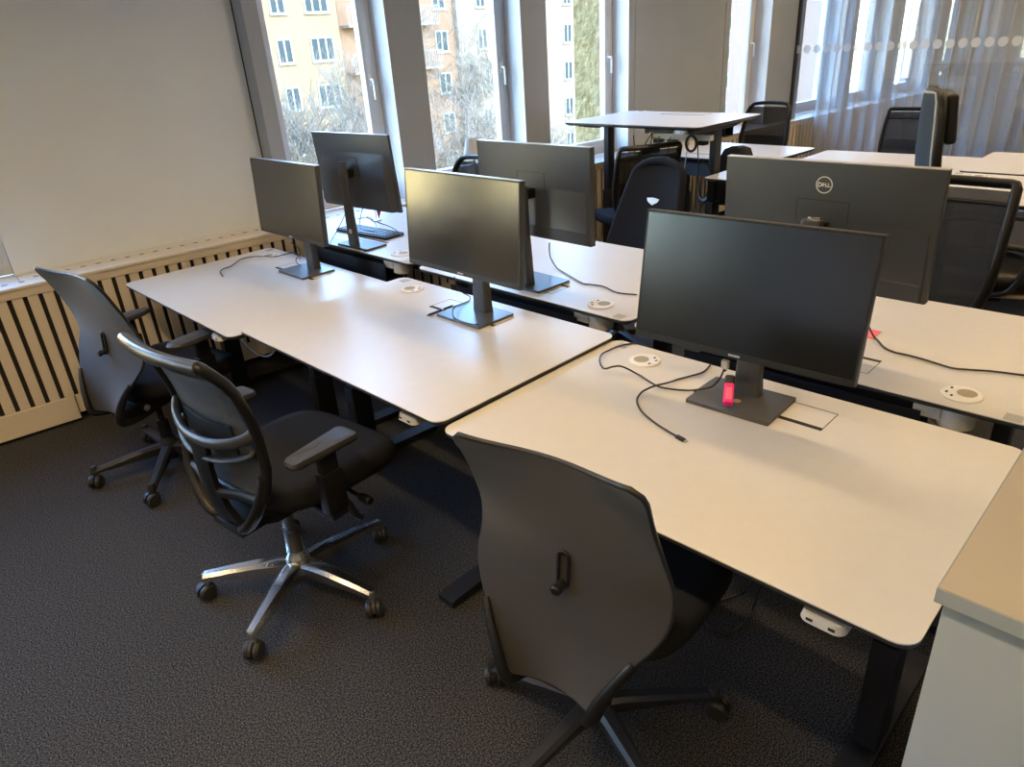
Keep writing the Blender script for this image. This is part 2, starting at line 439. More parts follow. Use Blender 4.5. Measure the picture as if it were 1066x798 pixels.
# ------------------------------------------------------------------ desks
def make_desk(name, label, h, D=.8, Wd=1.2, group='sit-stand desks'):
    t = thing(name, label, 'desk', group=group)
    hw = Wd/2
    # tabletop (local x: 0 front .. D back, y: +hw wall side)
    MB().prism(rrect(0, D, -hw, hw, .038), h-.003, h).build('tabletop', M['lam'], t, 30)
    m = MB()
    A = rrect(0.001, D-.001, -hw+.001, hw-.001, .037); B = rrect(.02, D-.02, -hw+.02, hw-.02, .025)
    m.rings([[V((x, y, h-.0031)) for x, y in A], [V((x, y, h-.012)) for x, y in A], [V((x, y, h-.024)) for x, y in B]])
    m.build('edge_band', M['edge'], t, 30)
    for s in (1, -1):
        y = s*(hw-.115)
        leg = MB().box(D*.5-.045, D*.5+.045, y-.03, y+.03, .03, h*.52, .006).box(D*.5-.036, D*.5+.036, y-.023, y+.023, h*.52, h-.06, .004).build('leg', M['steel'], t, 30)
        f = MB()
        f.rings([[V((x, y+dy, z)) for dy, z in ((-.035, .004), (.035, .004), (.035, .004+hh), (-.035, .004+hh))] for x, hh in ((.03, .022), (.045, .026), (D*.5-.1, .036), (D*.5+.1, .036), (D-.045, .026), (D-.03, .022))])
        f.build('foot', M['steel'], t, 20)
        b = MB()
        b.rings([[V((x, y+dy, z)) for dy, z in ((-.028, h-.025), (.028, h-.025), (.028, h-.025-d), (-.028, h-.025-d))] for x, d in ((.07, .012), (.22, .036), (D-.22, .036), (D-.07, .012))])
        b.build('bracket', M['steel'], t, 20)
    m = MB()
    for yy in (D*.5-.05, D*.5+.05): m.box(yy-.02, yy+.02, -hw+.1, hw-.1, h-.062, h-.026, .003)
    m.build('crossbar', M['steel'], t, 20)
    # cable tray along the back edge
    m = MB()
    m.box(D-.135, D-.131, -hw+.2, hw-.26, h-.14, h-.026); m.box(D-.135, D-.03, -hw+.2, hw-.26, h-.144, h-.14)
    m.box(D-.034, D-.03, -hw+.2, hw-.26, h-.14, h-.05)
    m.build('cable_tray', M['tray'], t, 20)
    # hinged cable flap: outline and finger slot
    y0, y1, x0, x1 = hw-.79, hw-.42, .612, .716
    m = MB()
    g = .0022; zt = h+.0004
    m.box(x0, x1, y0, y0+g, h-.003, zt); m.box(x0, x1, y1-g, y1, h-.003, zt); m.box(x1-g, x1, y0, y1, h-.003, zt); m.box(x0-.008, x0+.008, y0, y1, h-.003, zt)
    fl = m.build('cable_flap', M['dark'], t, 0)
    # round socket
    oy, ox = hw-.185, .705
    s = MB().lathe([(.050, h+.0003), (.050, h+.003), (.046, h+.0055), (.030, h+.0055), (.029, h+.0052)], 32, TR(ox, oy, 0)).build('socket_ring', M['white'], t, 30)
    s2 = MB().lathe([(.024, h+.0054), (.024, h+.0060)], 24, TR(ox-.006, oy+.010, 0)).build('socket_pit', M['beige'], s, 0)
    for dx, dy in ((.028, -.018), (.012, -.034), (-.02, -.03)):
        MB().box(ox+dx-.005, ox+dx+.005, oy+dy-.003, oy+dy+.003, h+.0054, h+.0062).build('usb_port', M['dark'], s, 0)
    m = MB().lathe([(.046, h-.0245), (.046, h-.085), (.03, h-.095)], 20, TR(ox, oy, 0)).box(ox-.04, ox+.04, oy-.1, oy-.03, h-.07, h-.026, .004)
    m.build('socket_housing', M['white'], t, 30)
    MB().box(.745, .785, hw-.075, hw-.035, h+.0002, h+.0008).build('sticker', M['grey'], t, 0)
    # height switch under the front edge
    m = MB()
    m.rings([[V((x, -hw+.15+yy, h-.044)) for x, yy in rrect(-.004, .055, -.042, .042, .02)], [V((x, -hw+.15+yy, h-.026)) for x, yy in rrect(.0, .055, -.038, .038, .018)]])
    hs = m.build('height_switch', M['switch'], t, 30)
    for q in (-.02, .02): MB().box(-.0052, -.0035, -hw+.15+q-.006, -hw+.15+q+.006, h-.037, h-.032).build('button', M['dark'], hs, 0)
    return t
def put_desk(label, x0, y0, h, yaw=0.0, D=.8, Wd=1.2, far=False, name='sit_stand_desk'):
    """x0 = smallest x, y0 = wall-side end of the top at that x"""
    t = make_desk(name, label, h, D, Wd)
    if not far:
        # wall-side front corner at (x0, y0)
        c = V((x0, y0, 0))+RZ(yaw) @ V((0, -Wd/2, 0)); place(t, c, yaw)
    else:
        c = V((x0, y0, 0))+RZ(yaw) @ V((D, -Wd/2, 0)); place(t, c, yaw+PI)
    return t
H1, H2, H3, H4, H5, H6 = .695, .735, .72, .772, .762, .748
put_desk('pale desk by the radiator cover under the leftmost monitor, lowest of the front row', -.005, -1.109, H1, R(-.69))
put_desk('middle desk of the front row with a pen lying beside the monitor base', 0, -2.357, H2, R(-.21))
put_desk('nearest desk with looped black cables and a pink highlighter on it', -.004, -3.563, H3, R(.45))
put_desk('desk in the second row nearest the windows with a keyboard on it', .868, -1.145, H4, 0, .79, 1.19, True)
put_desk('middle desk of the second row with one cable trailing to its open end', .866, -2.372, H5, R(-.27), .79, 1.187, True)
put_desk('second row desk behind the largest screen with a pink note on it', .866, -3.565, H6, R(.5), .79, 1.187, True)
put_desk('desk raised to standing height near the windows', 3.126, -1.313, 1.11, R(-2.2), .77, 1.155)
put_desk('desk beside the raised desk, its pale corner peeping out behind the big monitor', 3.24, -2.42, .776, 0, .76, 1.2)
put_desk('desk at the right edge of the photo before the headrest chair, cable flap showing', 3.22, -3.668, .776, 0, .8, 1.2)
put_desk('desk behind the raised desk, closest to the slatted cover', 4.06, -1.405, .76, R(-3.0), .78, 1.06, True)
put_desk('far desk in front of the sheer curtain, behind the dark monitor with the round logo', 4.07, -2.56, .735, 0, .79, 1.10, True)
put_desk('farthest desk at the right edge of the photo by the curtain', 4.08, -3.69, .776, 0, .79, 1.18, True)

# ------------------------------------------------------------------ monitors
LOGO = {'D': [(0, 0, 0, 1), 'D'], 'E': None, 'L': None}
def logo_mesh(r, T):
    """round maker's mark: ring with the four letters DELL, the E tilted, in the xz plane, facing -y before T"""
    mb = MB()
    ring = lambda ra, rb: None
    n = 40
    o = [V((r*math.cos(2*PI*k/n), 0, r*math.sin(2*PI*k/n))) for k in range(n)]
    i = [p*.88 for p in o]
    vs = o+i+[p+V((0, .0012, 0)) for p in o]+[p+V((0, .0012, 0)) for p in i]
    fs = []
    for k in range(n):
        q = (k+1) % n
        fs += [(k, q, n+q, n+k), (2*n+k, 3*n+k, 3*n+q, 2*n+q), (k, 2*n+k, 2*n+q, q), (n+k, n+q, 3*n+q, 3*n+k)]
    mb.add(vs, fs, T)
    H = r*.46; wd = r*.36; th = r*.105
    def bar(x0, z0, x1, z1, rot=None):
        a, b = V((x0, 0, z0)), V((x1, 0, z1)); d = (b-a).normalized(); s = V((-d.z, 0, d.x))*th/2
        a = a-d*th/2*0; q = [a+s, a-s, b-s, b+s]
        if rot is not None: q = [rot @ p for p in q]
        mb.add(q+[p+V((0, .0012, 0)) for p in q], [(0, 1, 2, 3), (7, 6, 5, 4), (0, 4, 5, 1), (1, 5, 6, 2), (2, 6, 7, 3), (3, 7, 4, 0)], T)
    x = -r*.70; b, tp = -H/2, H/2
    # D
    bar(x, b, x, tp)
    pts = [(x, tp), (x+wd*.55, tp), (x+wd*.95, tp*.5), (x+wd*.95, b*.5), (x+wd*.55, b), (x, b)]
    for p, q in zip(pts, pts[1:]): bar(*p, *q)
    # E tilted
    cx = -r*.12; E = TR(cx, 0, 0) @ RY(R(38)) @ Matrix.Scale(.8, 4)
    bar(-wd/2, b, -wd/2, tp, E)
    for zz in (b+th/2, 0, tp-th/2): bar(-wd/2, zz, wd/2, zz, E)
    for x in (r*.18, r*.50):
        bar(x, b, x, tp); bar(x, b+th/2, x+wd*.75, b+th/2)
    return mb
def make_monitor(label, style):
    """screen centre at local origin, screen faces +x, width along y"""
    w, h, d = .6115, .357, .012
    t = thing('monitor', label, 'monitor', group='desktop monitors')
    sh = MB()
    if style == 'round':   # rounded lower corners, deeper chin on the back
        sh.box(-d, 0, -w/2, w/2, -h/2, h/2, .004)
        rs = []
        for zz, xx, hwid in ((-h/2+.004, -.036, .29), (-h/2+.03, -.045, .292), (-.02, -.040, .285), (.05, -.026, .27), (.09, -.013, .25)):
            rs.append([V((-d+.001, -hwid, zz)), V((-d+.001, hwid, zz)), V((xx, hwid-.02, zz)), V((xx, -hwid+.02, zz))])
        sh.rings(rs)
    else:
        sh.box(-.0235, 0, -w/2, w/2, -h/2, h/2, .005)
        rs = []
        for zz, xx, hwid in ((-h/2+.004, -.030, .297), (-h/2+.052, -.032, .297), (-h/2+.058, -.0285, .297), (-.02, -.0275, .295), (.03, -.0225, .29)):
            rs.append([V((-.02, -hwid, zz)), V((-.02, hwid, zz)), V((xx, hwid-.008, zz)), V((xx, -hwid+.008, zz))])
        sh.rings(rs)
    shell = sh.build('housing', M['mback'], t, 30)
    MB().box(0, .0012, -w/2+.006, w/2-.006, -h/2+.018, h/2-.006).build('screen', M['screen'], t, 0)
    m = MB()
    a, b = w/2, h/2
    m.box(0, .002, -a+.001, a-.001, -b+.001, -b+.018); m.box(0, .002, -a+.001, a-.001, b-.006, b-.001)
    m.box(0, .002, -a+.001, -a+.006, -b+.018, b-.006); m.box(0, .002, a-.006, a-.001, -b+.018, b-.006)
    bz = m.build('bezel', M['bezel'], t, 0)
    MB().box(-.022 if style != 'round' else -.011, .001, -a, a, b-.0002, b+.0012).build('top_edge', M['silver'] if style != 'dark' else M['stand_d'], t, 0)
    MB().box(.0016, .0026, -.016, .016, -b+.006, -b+.0115).build('front_badge', M['silver'], bz, 0)
    # port hump seams on the back: socket square round the arm
    m = MB(); q = .075; xx = -.0318
    zc = .0; xx = -.0285 if style != 'round' else -.044
    for y0, y1, z0, z1 in ((-q, q, zc+q-.0012, zc+q), (-q, -q+.0012, zc-q, zc+q), (q-.0012, q, zc-q, zc+q)): m.box(xx+.004, xx+.0062, y0, y1, z0, z1)
    m.build('mount_seam', M['dark'], shell, 0)
    return t
def add_stand(t, zdesk, loc, yawm, tilt, style, baseoff=(0, 0)):
    """stand built in the monitor's own frame (tilt removed), so it stands on the desk"""
    cz = loc[2]
    drop = cz-zdesk
    Tm = RY(tilt)  # undo tilt: local frame of monitor is tilted by -tilt about y
    bm = M['stand'] if style == 'plain' else M['stand_d']
    bx, by = -.035+baseoff[0], baseoff[1]
    ex, ey = (.09, .12) if style != 'round' else (.062, .125)
    b = MB().prism(rrect(bx-ex, bx+ex, by-ey, by+ey, .004), -drop+.0005, -drop+.0105, Tm)
    bo = b.build('stand_base', bm, t, 30)
    c = MB(); cx = bx-.045
    rs = []
    if style == 'round':
        for zz, hw, dp in ((-drop+.010, .036, .011), (-drop+.2, .03, .010), (.045, .027, .010), (.055, .026, .010)):
            rs.append([V((cx+x, by+y, zz)) for x, y in rrect(-dp, dp, -hw, hw, .006, 3)])
    else:
        for zz, hw, dp in ((-drop+.010, .039, .021), (-drop+.05, .036, .020), (-drop+.2, .031, .017), (.02, .029, .015), (.03, .027, .013)):
            rs.append([V((cx+x, by+y, zz)) for x, y in rrect(-dp, dp, -hw, hw, .010, 4)])
    c.rings(rs, T=Tm)
    col = c.build('stand_column', M['column'] if style == 'plain' else bm, t, 35)
    # cable hole ring low in the column and hub near its top
    m = MB(); xh = cx-(.0205 if style != 'round' else .0115)
    m.lathe([(.012, -.001), (.012, .001)], 20, Tm@TR(xh, by, -drop+.085)@RY(PI/2))
    m.build('cable_hole', M['plastic'] if style != 'round' else M['white'], col, 0)
    m = MB(); xh = cx-(.0165 if style != 'round' else .0105)
    m.tube([(xh, by+.02*math.cos(2*PI*k/24), -.03+.02*math.sin(2*PI*k/24)) for k in range(24)], .0011, 5, True, Tm)
    m.build('column_badge', M['plastic'], col, 0)
    MB().box(cx+.005, -.012, by-.025, by+.025, -.022, .016, .006).build('mount_arm', M['plastic'], t, 30)
    return t
def monitor(label, loc, yd, tl, style, zdesk, baseoff=(0, 0)):
    t = make_monitor(label, style)
    yv, tilt = R(yd), R(tl)
    t.matrix_world = TR(*loc) @ RZ(yv) @ RY(-tilt)
    add_stand(t, zdesk, loc, yv, tilt, style, baseoff)
    return t
monitor('leftmost monitor facing the aisle, brown-black screen, on the low desk by the radiator cover', (.618, -1.751, 1.051), 179.6, 3.6, 'plain', H1)
monitor('middle monitor whose screen shines with a yellow-beige reflection', (.603, -3.012, 1.084), 179.3, 4.7, 'plain', H2)
m3 = monitor('largest and nearest monitor, black screen toward the camera, matt grey stand', (.595, -4.113, 1.049), 182.4, 8.6, 'dark', H3)
m4 = monitor('monitor turned away before the first window, round mark on its slim column', (.978, -1.832, 1.138), 2.6, 3.7, 'round', H4)
m5 = monitor('grey-backed monitor turned away behind the yellow-lit screen', (1.038, -2.98, 1.130), -1.9, .1, 'plain', H5)
m6 = monitor('dark monitor turned away with a white round logo', (1.039, -4.117, 1.130), -.85, 2.5, 'plain', H6)
# the mark on the back of the last one
logo_mesh(.0235, TR(-.0242, 0, .118) @ RZ(-PI/2)).build('logo', M['white'], m6, 0)
# bright corner of a plug at the back mount
tag(MB().box(-.075, -.0655, -.02, .015, .012, .04, .003).build('mount_cap', M['chrome'], m6, 30), 'shiny cap at the top of the stand')
# orange sticker dot on the grey base
dt = MB().lathe([(.011, .0001), (.011, .0006)], 20, TR(.609, -4.112, H3+.0106))
d = dt.build('sticker_dot', M['orange'], None, 0); d.parent = m3; d.matrix_parent_inverse = m3.matrix_world.inverted()

# ------------------------------------------------------------------ chairs
def caster(parent, ang, rad, hubz, m_fork, turn):
    T = RZ(ang) @ TR(rad, 0, 0) @ RZ(turn)
    o = MB()
    for s in (-1, 1):
        o.lathe([(.0, s*.006), (.026, s*.006), (.030, s*.010), (.030, s*.019), (.025, s*.0255), (.008, s*.0265), (0, s*.0265)], 20, T @ TR(-.012, 0, .0305) @ RX(PI/2), cap=False)
    c = o.build('caster', M['rubber'], parent, 35)
    f = MB().tube([(0, 0, hubz), (0, 0, .045)], .0075, 8, T=T)
    f.rings([[T @ V((-.012+.034*math.cos(a)*1.0, dy, .0305+.034*math.sin(a))) for dy in (-.0055, .0055)]+[T @ V((-.012+.02*math.cos(a), dy, .0305+.02*math.sin(a))) for dy in (.0055, -.0055)] for a in [R(q) for q in range(-10, 171, 20)]])
    f.build('fork', m_fork, c, 35)
def star(parent, m, a0, kind, m_fork, hubtop=.40):
    b = MB(); rad = .315
    chrome = kind == 'chrome'
    for k in range(5):
        T = RZ(a0+k*2*PI/5)
        if chrome:
            prof = [(.02, .034, .118, .045), (.07, .030, .122, .052), (.14, .027, .120, .048), (.23, .023, .112, .036), (.30, .020, .104, .026), (.322, .019, .1005, .022)]
        else:
            prof = [(.02, .026, .125, .045), (.07, .023, .123, .045), (.15, .0205, .112, .036), (.24, .018, .098, .028), (.30, .0165, .090, .024), (.325, .0155, .087, .022)]
        rs = []
        for x, w, zt, hh in prof:
            rs.append([T @ V((x, y, z)) for y, z in ((-w, zt-.010), (-w*.55, zt), (w*.55, zt), (w, zt-.010), (w*.9, zt-hh), (-w*.9, zt-hh))])
        b.rings(rs)
        b.lathe([(.0155, .062), (.0165, .09), (.012, .1)], 12, T @ TR(.318, 0, 0))
    b.lathe([(.034, .07), (.040, .085), (.042, .118), (.036, .135), (.030, .150), (.029, .155)], 24)
    if chrome: b.lathe([(.024, .022), (.027, .026), (.029, .075)], 20)
    base = b.build('star_base', m, parent, 35)
    for k in range(5):
        caster(parent, a0+k*2*PI/5, .318, .07, m_fork, 1.1*math.sin(k*2.3+a0*3)+PI)
    g = MB().lathe([(.025, .045), (.026, .20), (.026, .24), (.014, .242), (.014, hubtop)], 20)
    g.build('gas_lift', M['plastic'] if not chrome else M['stand'], parent, 35)
def seat_cushion(parent, x0, x1, hw, z0, z1, m, name='seat', waterfall=.02):
    rs = []
    cx = (x0+x1)/2; hx = (x1-x0)/2
    def ring(s, z, drop):
        out = []
        for k in range(40):
            a = 2*PI*k/40; ca, sa = math.cos(a), math.sin(a)
            x = hx*s*math.copysign(abs(ca)**.55, ca); y = hw*s*math.copysign(abs(sa)**.55, sa)
            y *= 1+.06*(x/hx)
            zz = z-drop*max(0, x/hx)**3+.01*(y/hw)**2*s
            out.append(V((cx+x, y, zz)))
        return out
    for s, z in ((.80, z0), (.90, z0+.004), (.97, z0+.02), (1.0, (z0+z1)/2), (.985, z1-.016), (.94, z1-.004), (.80, z1), (.4, z1-.004), (.08, z1-.006)):
        rs.append(ring(s, z, waterfall))
    return MB().rings(rs).build(name, m, parent, 50)
def armrest(parent, side, y, zp, kind='T', cx=.005):
    m = MB()
    if kind == 'oval':
        out = []
        rs = []
        for s, z in ((.80, zp-.026), (.97, zp-.020), (1, zp-.010), (.93, zp-.002), (.6, zp+.001), (.1, zp+.001)):
            r = []
            for k in range(28):
                a = 2*PI*k/28; ca, sa = math.cos(a), math.sin(a)
                r.append(V((cx+.13*s*math.copysign(abs(ca)**.8, ca), y+(.046-.008*ca)*s*math.copysign(abs(sa)**.8, sa), z)))
            rs.append(r)
        m.rings(rs)
    else:
        rs = []
        for s, z in ((.86, zp-.028), (.98, zp-.022), (1, zp-.012), (.95, zp-.003), (.8, zp), (.1, zp+.001)):
            rs.append([V((cx+(xx)*s, y+(yy*(1+.25*xx/.12))*s, z-.16*max(0, -xx-.05)-.06*max(0, xx-.06))) for xx, yy in rrect(-.115, .115, -.038, .038, .02, 5)])
        m.rings(rs)
    a = m.build('armrest', M['pad'], parent, 40)
    p = MB()
    q = .012
    p.box(cx-.030+q, cx+.030+q, y-.014, y+.014, zp-.20, zp-.027, .006); p.box(cx-.038+q, cx+.038+q, y-.021, y+.021, .415, zp-.10, .008)
    p.box(cx-.03+q, cx+.03+q, y-.02 if y < 0 else .12, -.12 if y < 0 else y+.02, .392, .414, .006)
    p.build('arm_post', M['plastic'], a, 30)
    return a
def wing_chair(name, label, x, y, yd, a0, dz=0.0, arms=True, group='winged mesh task chairs'):
    """task chair with a winged knitted back: narrow below, wrapped forward at the waist, swept back at the top"""
    t = thing(name, label, 'office chair', group=group)
    KZ = (.39, .46, .54, .62, .70, .78, .86, .93, .985)
    Wd = list(zip(KZ, (.111, .136, .183, .242, .240, .222, .214, .212, .224)))
    Dc = list(zip(KZ, (-.181, -.173, -.160, -.132, -.114, -.121, -.135, -.149, -.167)))
    Ed = list(zip(KZ, (-.029, -.025, -.016, .006, .020, .012, -.002, -.016, -.042)))
    def smooth(tab, z):
        return sum(lerp(tab, min(.985, max(.39, z+o)))*w for o, w in ((-.03, .25), (0, .5), (.03, .25)))
    def P(z, s):
        w = smooth(Wd, z)
        if z > .94: w *= 1-.13*((z-.94)/.045)**3
        return V((smooth(Dc, z)+smooth(Ed, z)*abs(s)**2.0, w*s, z+dz+.016*abs(s)**4*max(0, min(1, (z-.9)/.06))))
    zz = [.39+(.985-.39)*(i/34) for i in range(35)]
    ns = 20
    rows = [[P(z, -1+2*j/ns) for j in range(ns+1)] for z in zz]
    back = MB().sheet(rows, .012).build('backrest', M['meshA'], t, 60)
    # rim round the fabric
    per = [rows[i][0] for i in range(35)]+rows[-1][1:-1]+[rows[i][-1] for i in range(34, -1, -1)]+rows[0][-2:0:-1]
    MB().tube(per, .0058, 8, True).build('back_rim', M['plastic2'], t, 60)
    # lumbar slot and knob on the rear face
    def Q(z, y): 
        p = P(z, y/smooth(Wd, z)); return p+V((-.010, 0, 0))
    ring = []
    for k in range(28):
        a = 2*PI*k/28
        zc = .688+(.030 if math.sin(a) > 0 else -.030)
        ring.append(Q(zc+.013*math.sin(a), .0125*math.cos(a)))
    sl = MB().tube(ring, .0042, 8, True).build('lumbar_slot', M['plastic'], t, 60)
    MB().sheet([[Q(z, yy)+V((.002, 0, 0)) for yy in (-.007, 0, .007)] for z in (.655, .67, .70, .722)], .003).build('slot_opening', M['dark'], sl, 0)
    kp = Q(.652, 0)
    MB().lathe([(.011, 0), (.012, .010), (.010, .020), (.013, .022), (.013, .03), (.009, .034)], 16, TR(*kp) @ RY(-PI/2)).build('lumbar_knob', M['plastic'], t, 40)
    # carrier: two arms along the lower edges meeting under the seat
    for s in (-1, 1):
        pts = [P(.55, s*.995)+V((-.004, 0, 0)), P(.51, s*.99)+V((-.012, 0, -.004)), P(.455, s*.98)+V((-.018, 0, -.008)), P(.40, s*.97)+V((-.014, 0, -.014)), P(.39, s*.90)+V((.03, 0, -.022)), V((-.09, s*.075, .345+dz*.5)), V((.0, s*.06, .36+dz*.5))]
        MB().tube(spline(pts, 6), [.009+.006*min(1, i/20) for i in range(37)], 10, flat=1.3).build('back_carrier', M['plastic'], t, 60)
    m = MB()
    m.rings([[V((xx, yy*w, z)) for yy, z in ((-1, zb), (1, zb), (1, zt), (-1, zt))] for xx, w, zb, zt in ((-.115, .062, .352+dz*.6, .385), (-.07, .08, .342+dz*.6, .39), (.0, .085, .335, .40), (.12, .075, .35, .405), (.18, .06, .38, .41))])
    m.box(-.168, -.04, -.068, .068, .338+dz*.7, .398+dz*.7, .01)
    m.lathe([(.018, .0), (.018, .012), (.012, .014)], 18, TR(-.09, -.078, .362) @ RX(PI/2))
    me = m.build('tilt_mechanism', M['plastic'], t, 35)
    MB().lathe([(.013, 0), (.013, .004), (.005, .006)], 16, TR(-.09, -.092, .362) @ RX(PI/2)).build('bolt', M['silver'], me, 35)
    seat_cushion(t, -.125, .335, .25, .405, .485, M['fabric'])
    if arms:
        for s in (1, -1): armrest(t, s, s*.275, .655, 'oval', .105)
    star(t, M['plastic2'], R(a0), 'black', M['plastic'], .35)
    place(t, (x, y, 0), R(yd))
    return t
def mesh_chair(name, label, x, y, yd, a0, style='plain', base='black', group=None, top=.97, see='meshB', hwt=.215, lean=0.0, arms=True, seatm='fabric', fr=.024):
    t = thing(name, label, 'office chair', group=group)
    k = (top-.45)/.52
    Dc = [(.42, -.185), (.50, -.180), (.62, -.178), (.72, -.190), (.85, -.225), (.97, -.270)]
    Wd = [(.42, .135), (.50, .185), (.60, .215), (.72, .222), (.85, .222*hwt/.215), (.97, hwt)]
    if style == 'handle':
        Dc = [(.42, -.190), (.515, -.170), (.62, -.142), (.73, -.145), (.79, -.153), (.89, -.182), (.96, -.232), (.98, -.250)]
        Wd = [(.42, .17), (.50, .195), (.56, .208), (.70, .210), (.89, .207), (.98, .200)]
    L = TR(-.1, 0, .42) @ RY(R(-lean)) @ TR(.1, 0, -.42)
    def P(z, s, o=0.0):
        return L @ V((lerp(Dc, z)-.022*(1-s*s)*(1 if z > .6 else .5)+o, lerp(Wd, z)*s, .45+(z-.45)*k))
    zz = [(.52 if style == 'handle' else .49)+(.945-.49)*i/20*(1 if style != 'handle' else .93) for i in range(21)]
    rows = [[P(z, -.96+1.92*j/14) for j in range(15)] for z in zz]
    MB().sheet(rows, .004).build('mesh_back', M[see], t, 60)
    m = MB()
    topz = .97
    if style == 'handle':
        per = [P(.53+(.968-.53)*i/14, -1) for i in range(15)]+[P(.977, -.985), P(.977, -.5), P(.977, 0), P(.977, .5), P(.977, .985)]+[P(.968-(.968-.53)*i/14, 1) for i in range(15)]+[P(.52, .95), P(.52, .4), P(.52, -.4), P(.52, -.95)]
    elif style == 'round':
        per = [P(.47+(.90-.47)*i/12, -1) for i in range(13)]+[P(.94, -.93), P(.965, -.80), P(.972, -.5), P(.974, 0), P(.972, .5), P(.965, .8), P(.94, .93)]+[P(.90-(.90-.47)*i/12, 1) for i in range(13)]+[P(.455, .8), P(.45, .3), P(.45, -.3), P(.455, -.8)]
    else:
        per = [P(.47+(.955-.47)*i/12, -1) for i in range(13)]+[P(.968, -.97), P(.97, -.9), P(.97, -.45), P(.97, 0), P(.97, .45), P(.97, .9), P(.968, .97)]+[P(.955-(.955-.47)*i/12, 1) for i in range(13)]+[P(.45, .85), P(.445, .3), P(.445, -.3), P(.45, -.85)]
    m.tube(per, fr, 10, True, flat=.6 if style != 'handle' else .85)
    m.build('back_frame', M['plastic'], t, 60)
    if style == 'handle':     # chrome chair: curved top rail with grip opening, arch bar, forked carrier behind
        b = MB().tube([P(.976, -1+.1*i, -.004) for i in range(21)], .0165, 12, flat=1.15)
        b.build('top_rail', M['plastic3'], t, 60)
        MB().tube([P(.935, -1+.1*i) for i in range(21)], .012, 8).build('upper_bar', M['plastic'], t, 60)
        MB().sheet([[P(z, sy, -.012) for sy in (-.98, -.5, .1)] for z in (.932, .952, .975)], .008).build('rail_web', M['plastic'], t, 60)
        MB().box(-.003, .003, -.036, .036, -.009, .009, .002, T=TR(*P(.950, .12, -.020))@RY(R(-28))).build('name_plate', M['silver'], t, 30)
        for dz_, rr, mm, nm in ((0, .0125, 'plastic3', 'arch_bar'), (-.055, .0085, 'plastic2', 'grip_bar')):
            e = .99 if dz_ == 0 else .85
            arch = [P(.745+dz_, e, -.002), P(.730+dz_, .92, -.018), P(.712+dz_, .7, -.036), P(.700+dz_, .35, -.050), P(.697+dz_, 0, -.053)]
            arch += [P(.700+dz_, -.35, -.050), P(.712+dz_, -.7, -.036), P(.730+dz_, -.92, -.018), P(.745+dz_, -e, -.002)]
            MB().tube(spline(arch, 6), rr, 10, flat=1.5).build(nm, M[mm], t, 60)
        MB().sheet([[P(z, sy*.60, -.010-.012*(1-abs(sy))) for sy in (-1, -.8, -.5, 0, .5, .8, 1)] for z in (.655, .69, .72, .745, .752)], .008).build('lumbar_pad', M['plastic2'], t, 60)
        # broad flat spine from the arch down to the foot plate, and side forks closing the frame below
        rows = []
        for z, xx, hw_ in ((.705, -.217, .050), (.66, -.222, .040), (.60, -.224, .036), (.54, -.222, .036), (.47, -.212, .046), (.41, -.196, .062), (.385, -.175, .075)):
            rows.append([V((xx+.010*(q_*q_), hw_*q_, z)) for q_ in (-1, -.5, 0, .5, 1)])
        MB().sheet(rows, .020).build('spine', M['plastic'], t, 60)
        for s in (-1, 1):
            pts = [P(.60, s*.99, -.004), P(.54, s*.97, -.006), V((-.185, s*.165, .475)), V((-.192, s*.115, .415)), V((-.18, s*.07, .388)), V((-.10, s*.05, .378))]
            MB().tube(spline(pts, 6), .0165, 10, flat=1.3).build('lower_fork', M['plastic'], t, 60)
            pts = [V((-.214, s*.03, .52)), P(.522, s*.55, -.012), P(.522, s*.95, -.004)]
            MB().tube(spline(pts, 6), .012, 8, flat=1.5).build('cross_bar', M['plastic'], t, 60)
        MB().box(-.205, -.08, -.080, .080, .362, .392, .008).build('carrier_plate', M['plastic'], t, 30)
    else:
        if style != 'round': MB().tube([P(.90, -1+.1*i) for i in range(21)], .009 if style != 'vent' else .012, 8).build('upper_bar', M['plastic'], t, 60)
        MB().sheet([[P(z, sy*.85, -.012) for sy in (-1, -.5, 0, .5, 1)] for z in (.66, .70, .74)], .01).build('lumbar_band', M['plastic'], t, 60)
        if style == 'vent':
            MB().sheet([[P(z, sy*.3, .006) for sy in (-1, 0, 1)] for z in (.925, .952)], .012).build('head_insert', M['plastic2'], t, 60)
        MB().tube(spline([P(.70, 0, -.03), P(.58, 0, -.06), P(.47, 0, -.05), V((-.16, 0, .385)), V((0, 0, .38))], 6), .022, 10, flat=1.4).build('spine', M['plastic'], t, 60)
    m = MB()
    m.rings([[V((xx, yy*w, z)) for yy, z in ((-1, zb), (1, zb), (1, zt), (-1, zt))] for xx, w, zb, zt in ((-.17, .06, .375, .40), (-.08, .085, .352, .41), (.08, .085, .35, .41), (.17, .06, .38, .415))])
    me = m.build('tilt_mechanism', M['plastic'], t, 30)
    LX = .14 if style == 'handle' else .06
    lv = MB().tube([(LX, -.06, .385), (LX, -.24, .372)], .008, 8)
    lv.lathe([(.010, 0), (.016, .006), (.017, .045), (.013, .052)], 14, TR(LX, -.22, .373) @ RX(PI/2))
    lv.tube(spline([(LX-.05, -.17, .39), (LX-.05, -.22, .375), (LX-.045, -.235, .34), (LX-.025, -.235, .315)], 5), .012, 8, flat=1.5)
    lv.build('lever', M['plastic'], me, 40)
    if style == 'handle': seat_cushion(t, -.135, .36, .25, .415, .505, M[seatm], waterfall=.03)
    else: seat_cushion(t, -.17, .31, .25, .415, .50, M[seatm], waterfall=.03)
    if arms:
        for s in (1, -1): armrest(t, s, s*.265, .655, 'T')
    star(t, M['chrome'] if base == 'chrome' else M['plastic2'], R(a0), base, M['plastic2'], .36)
    place(t, (x, y, 0), R(yd))
    return t
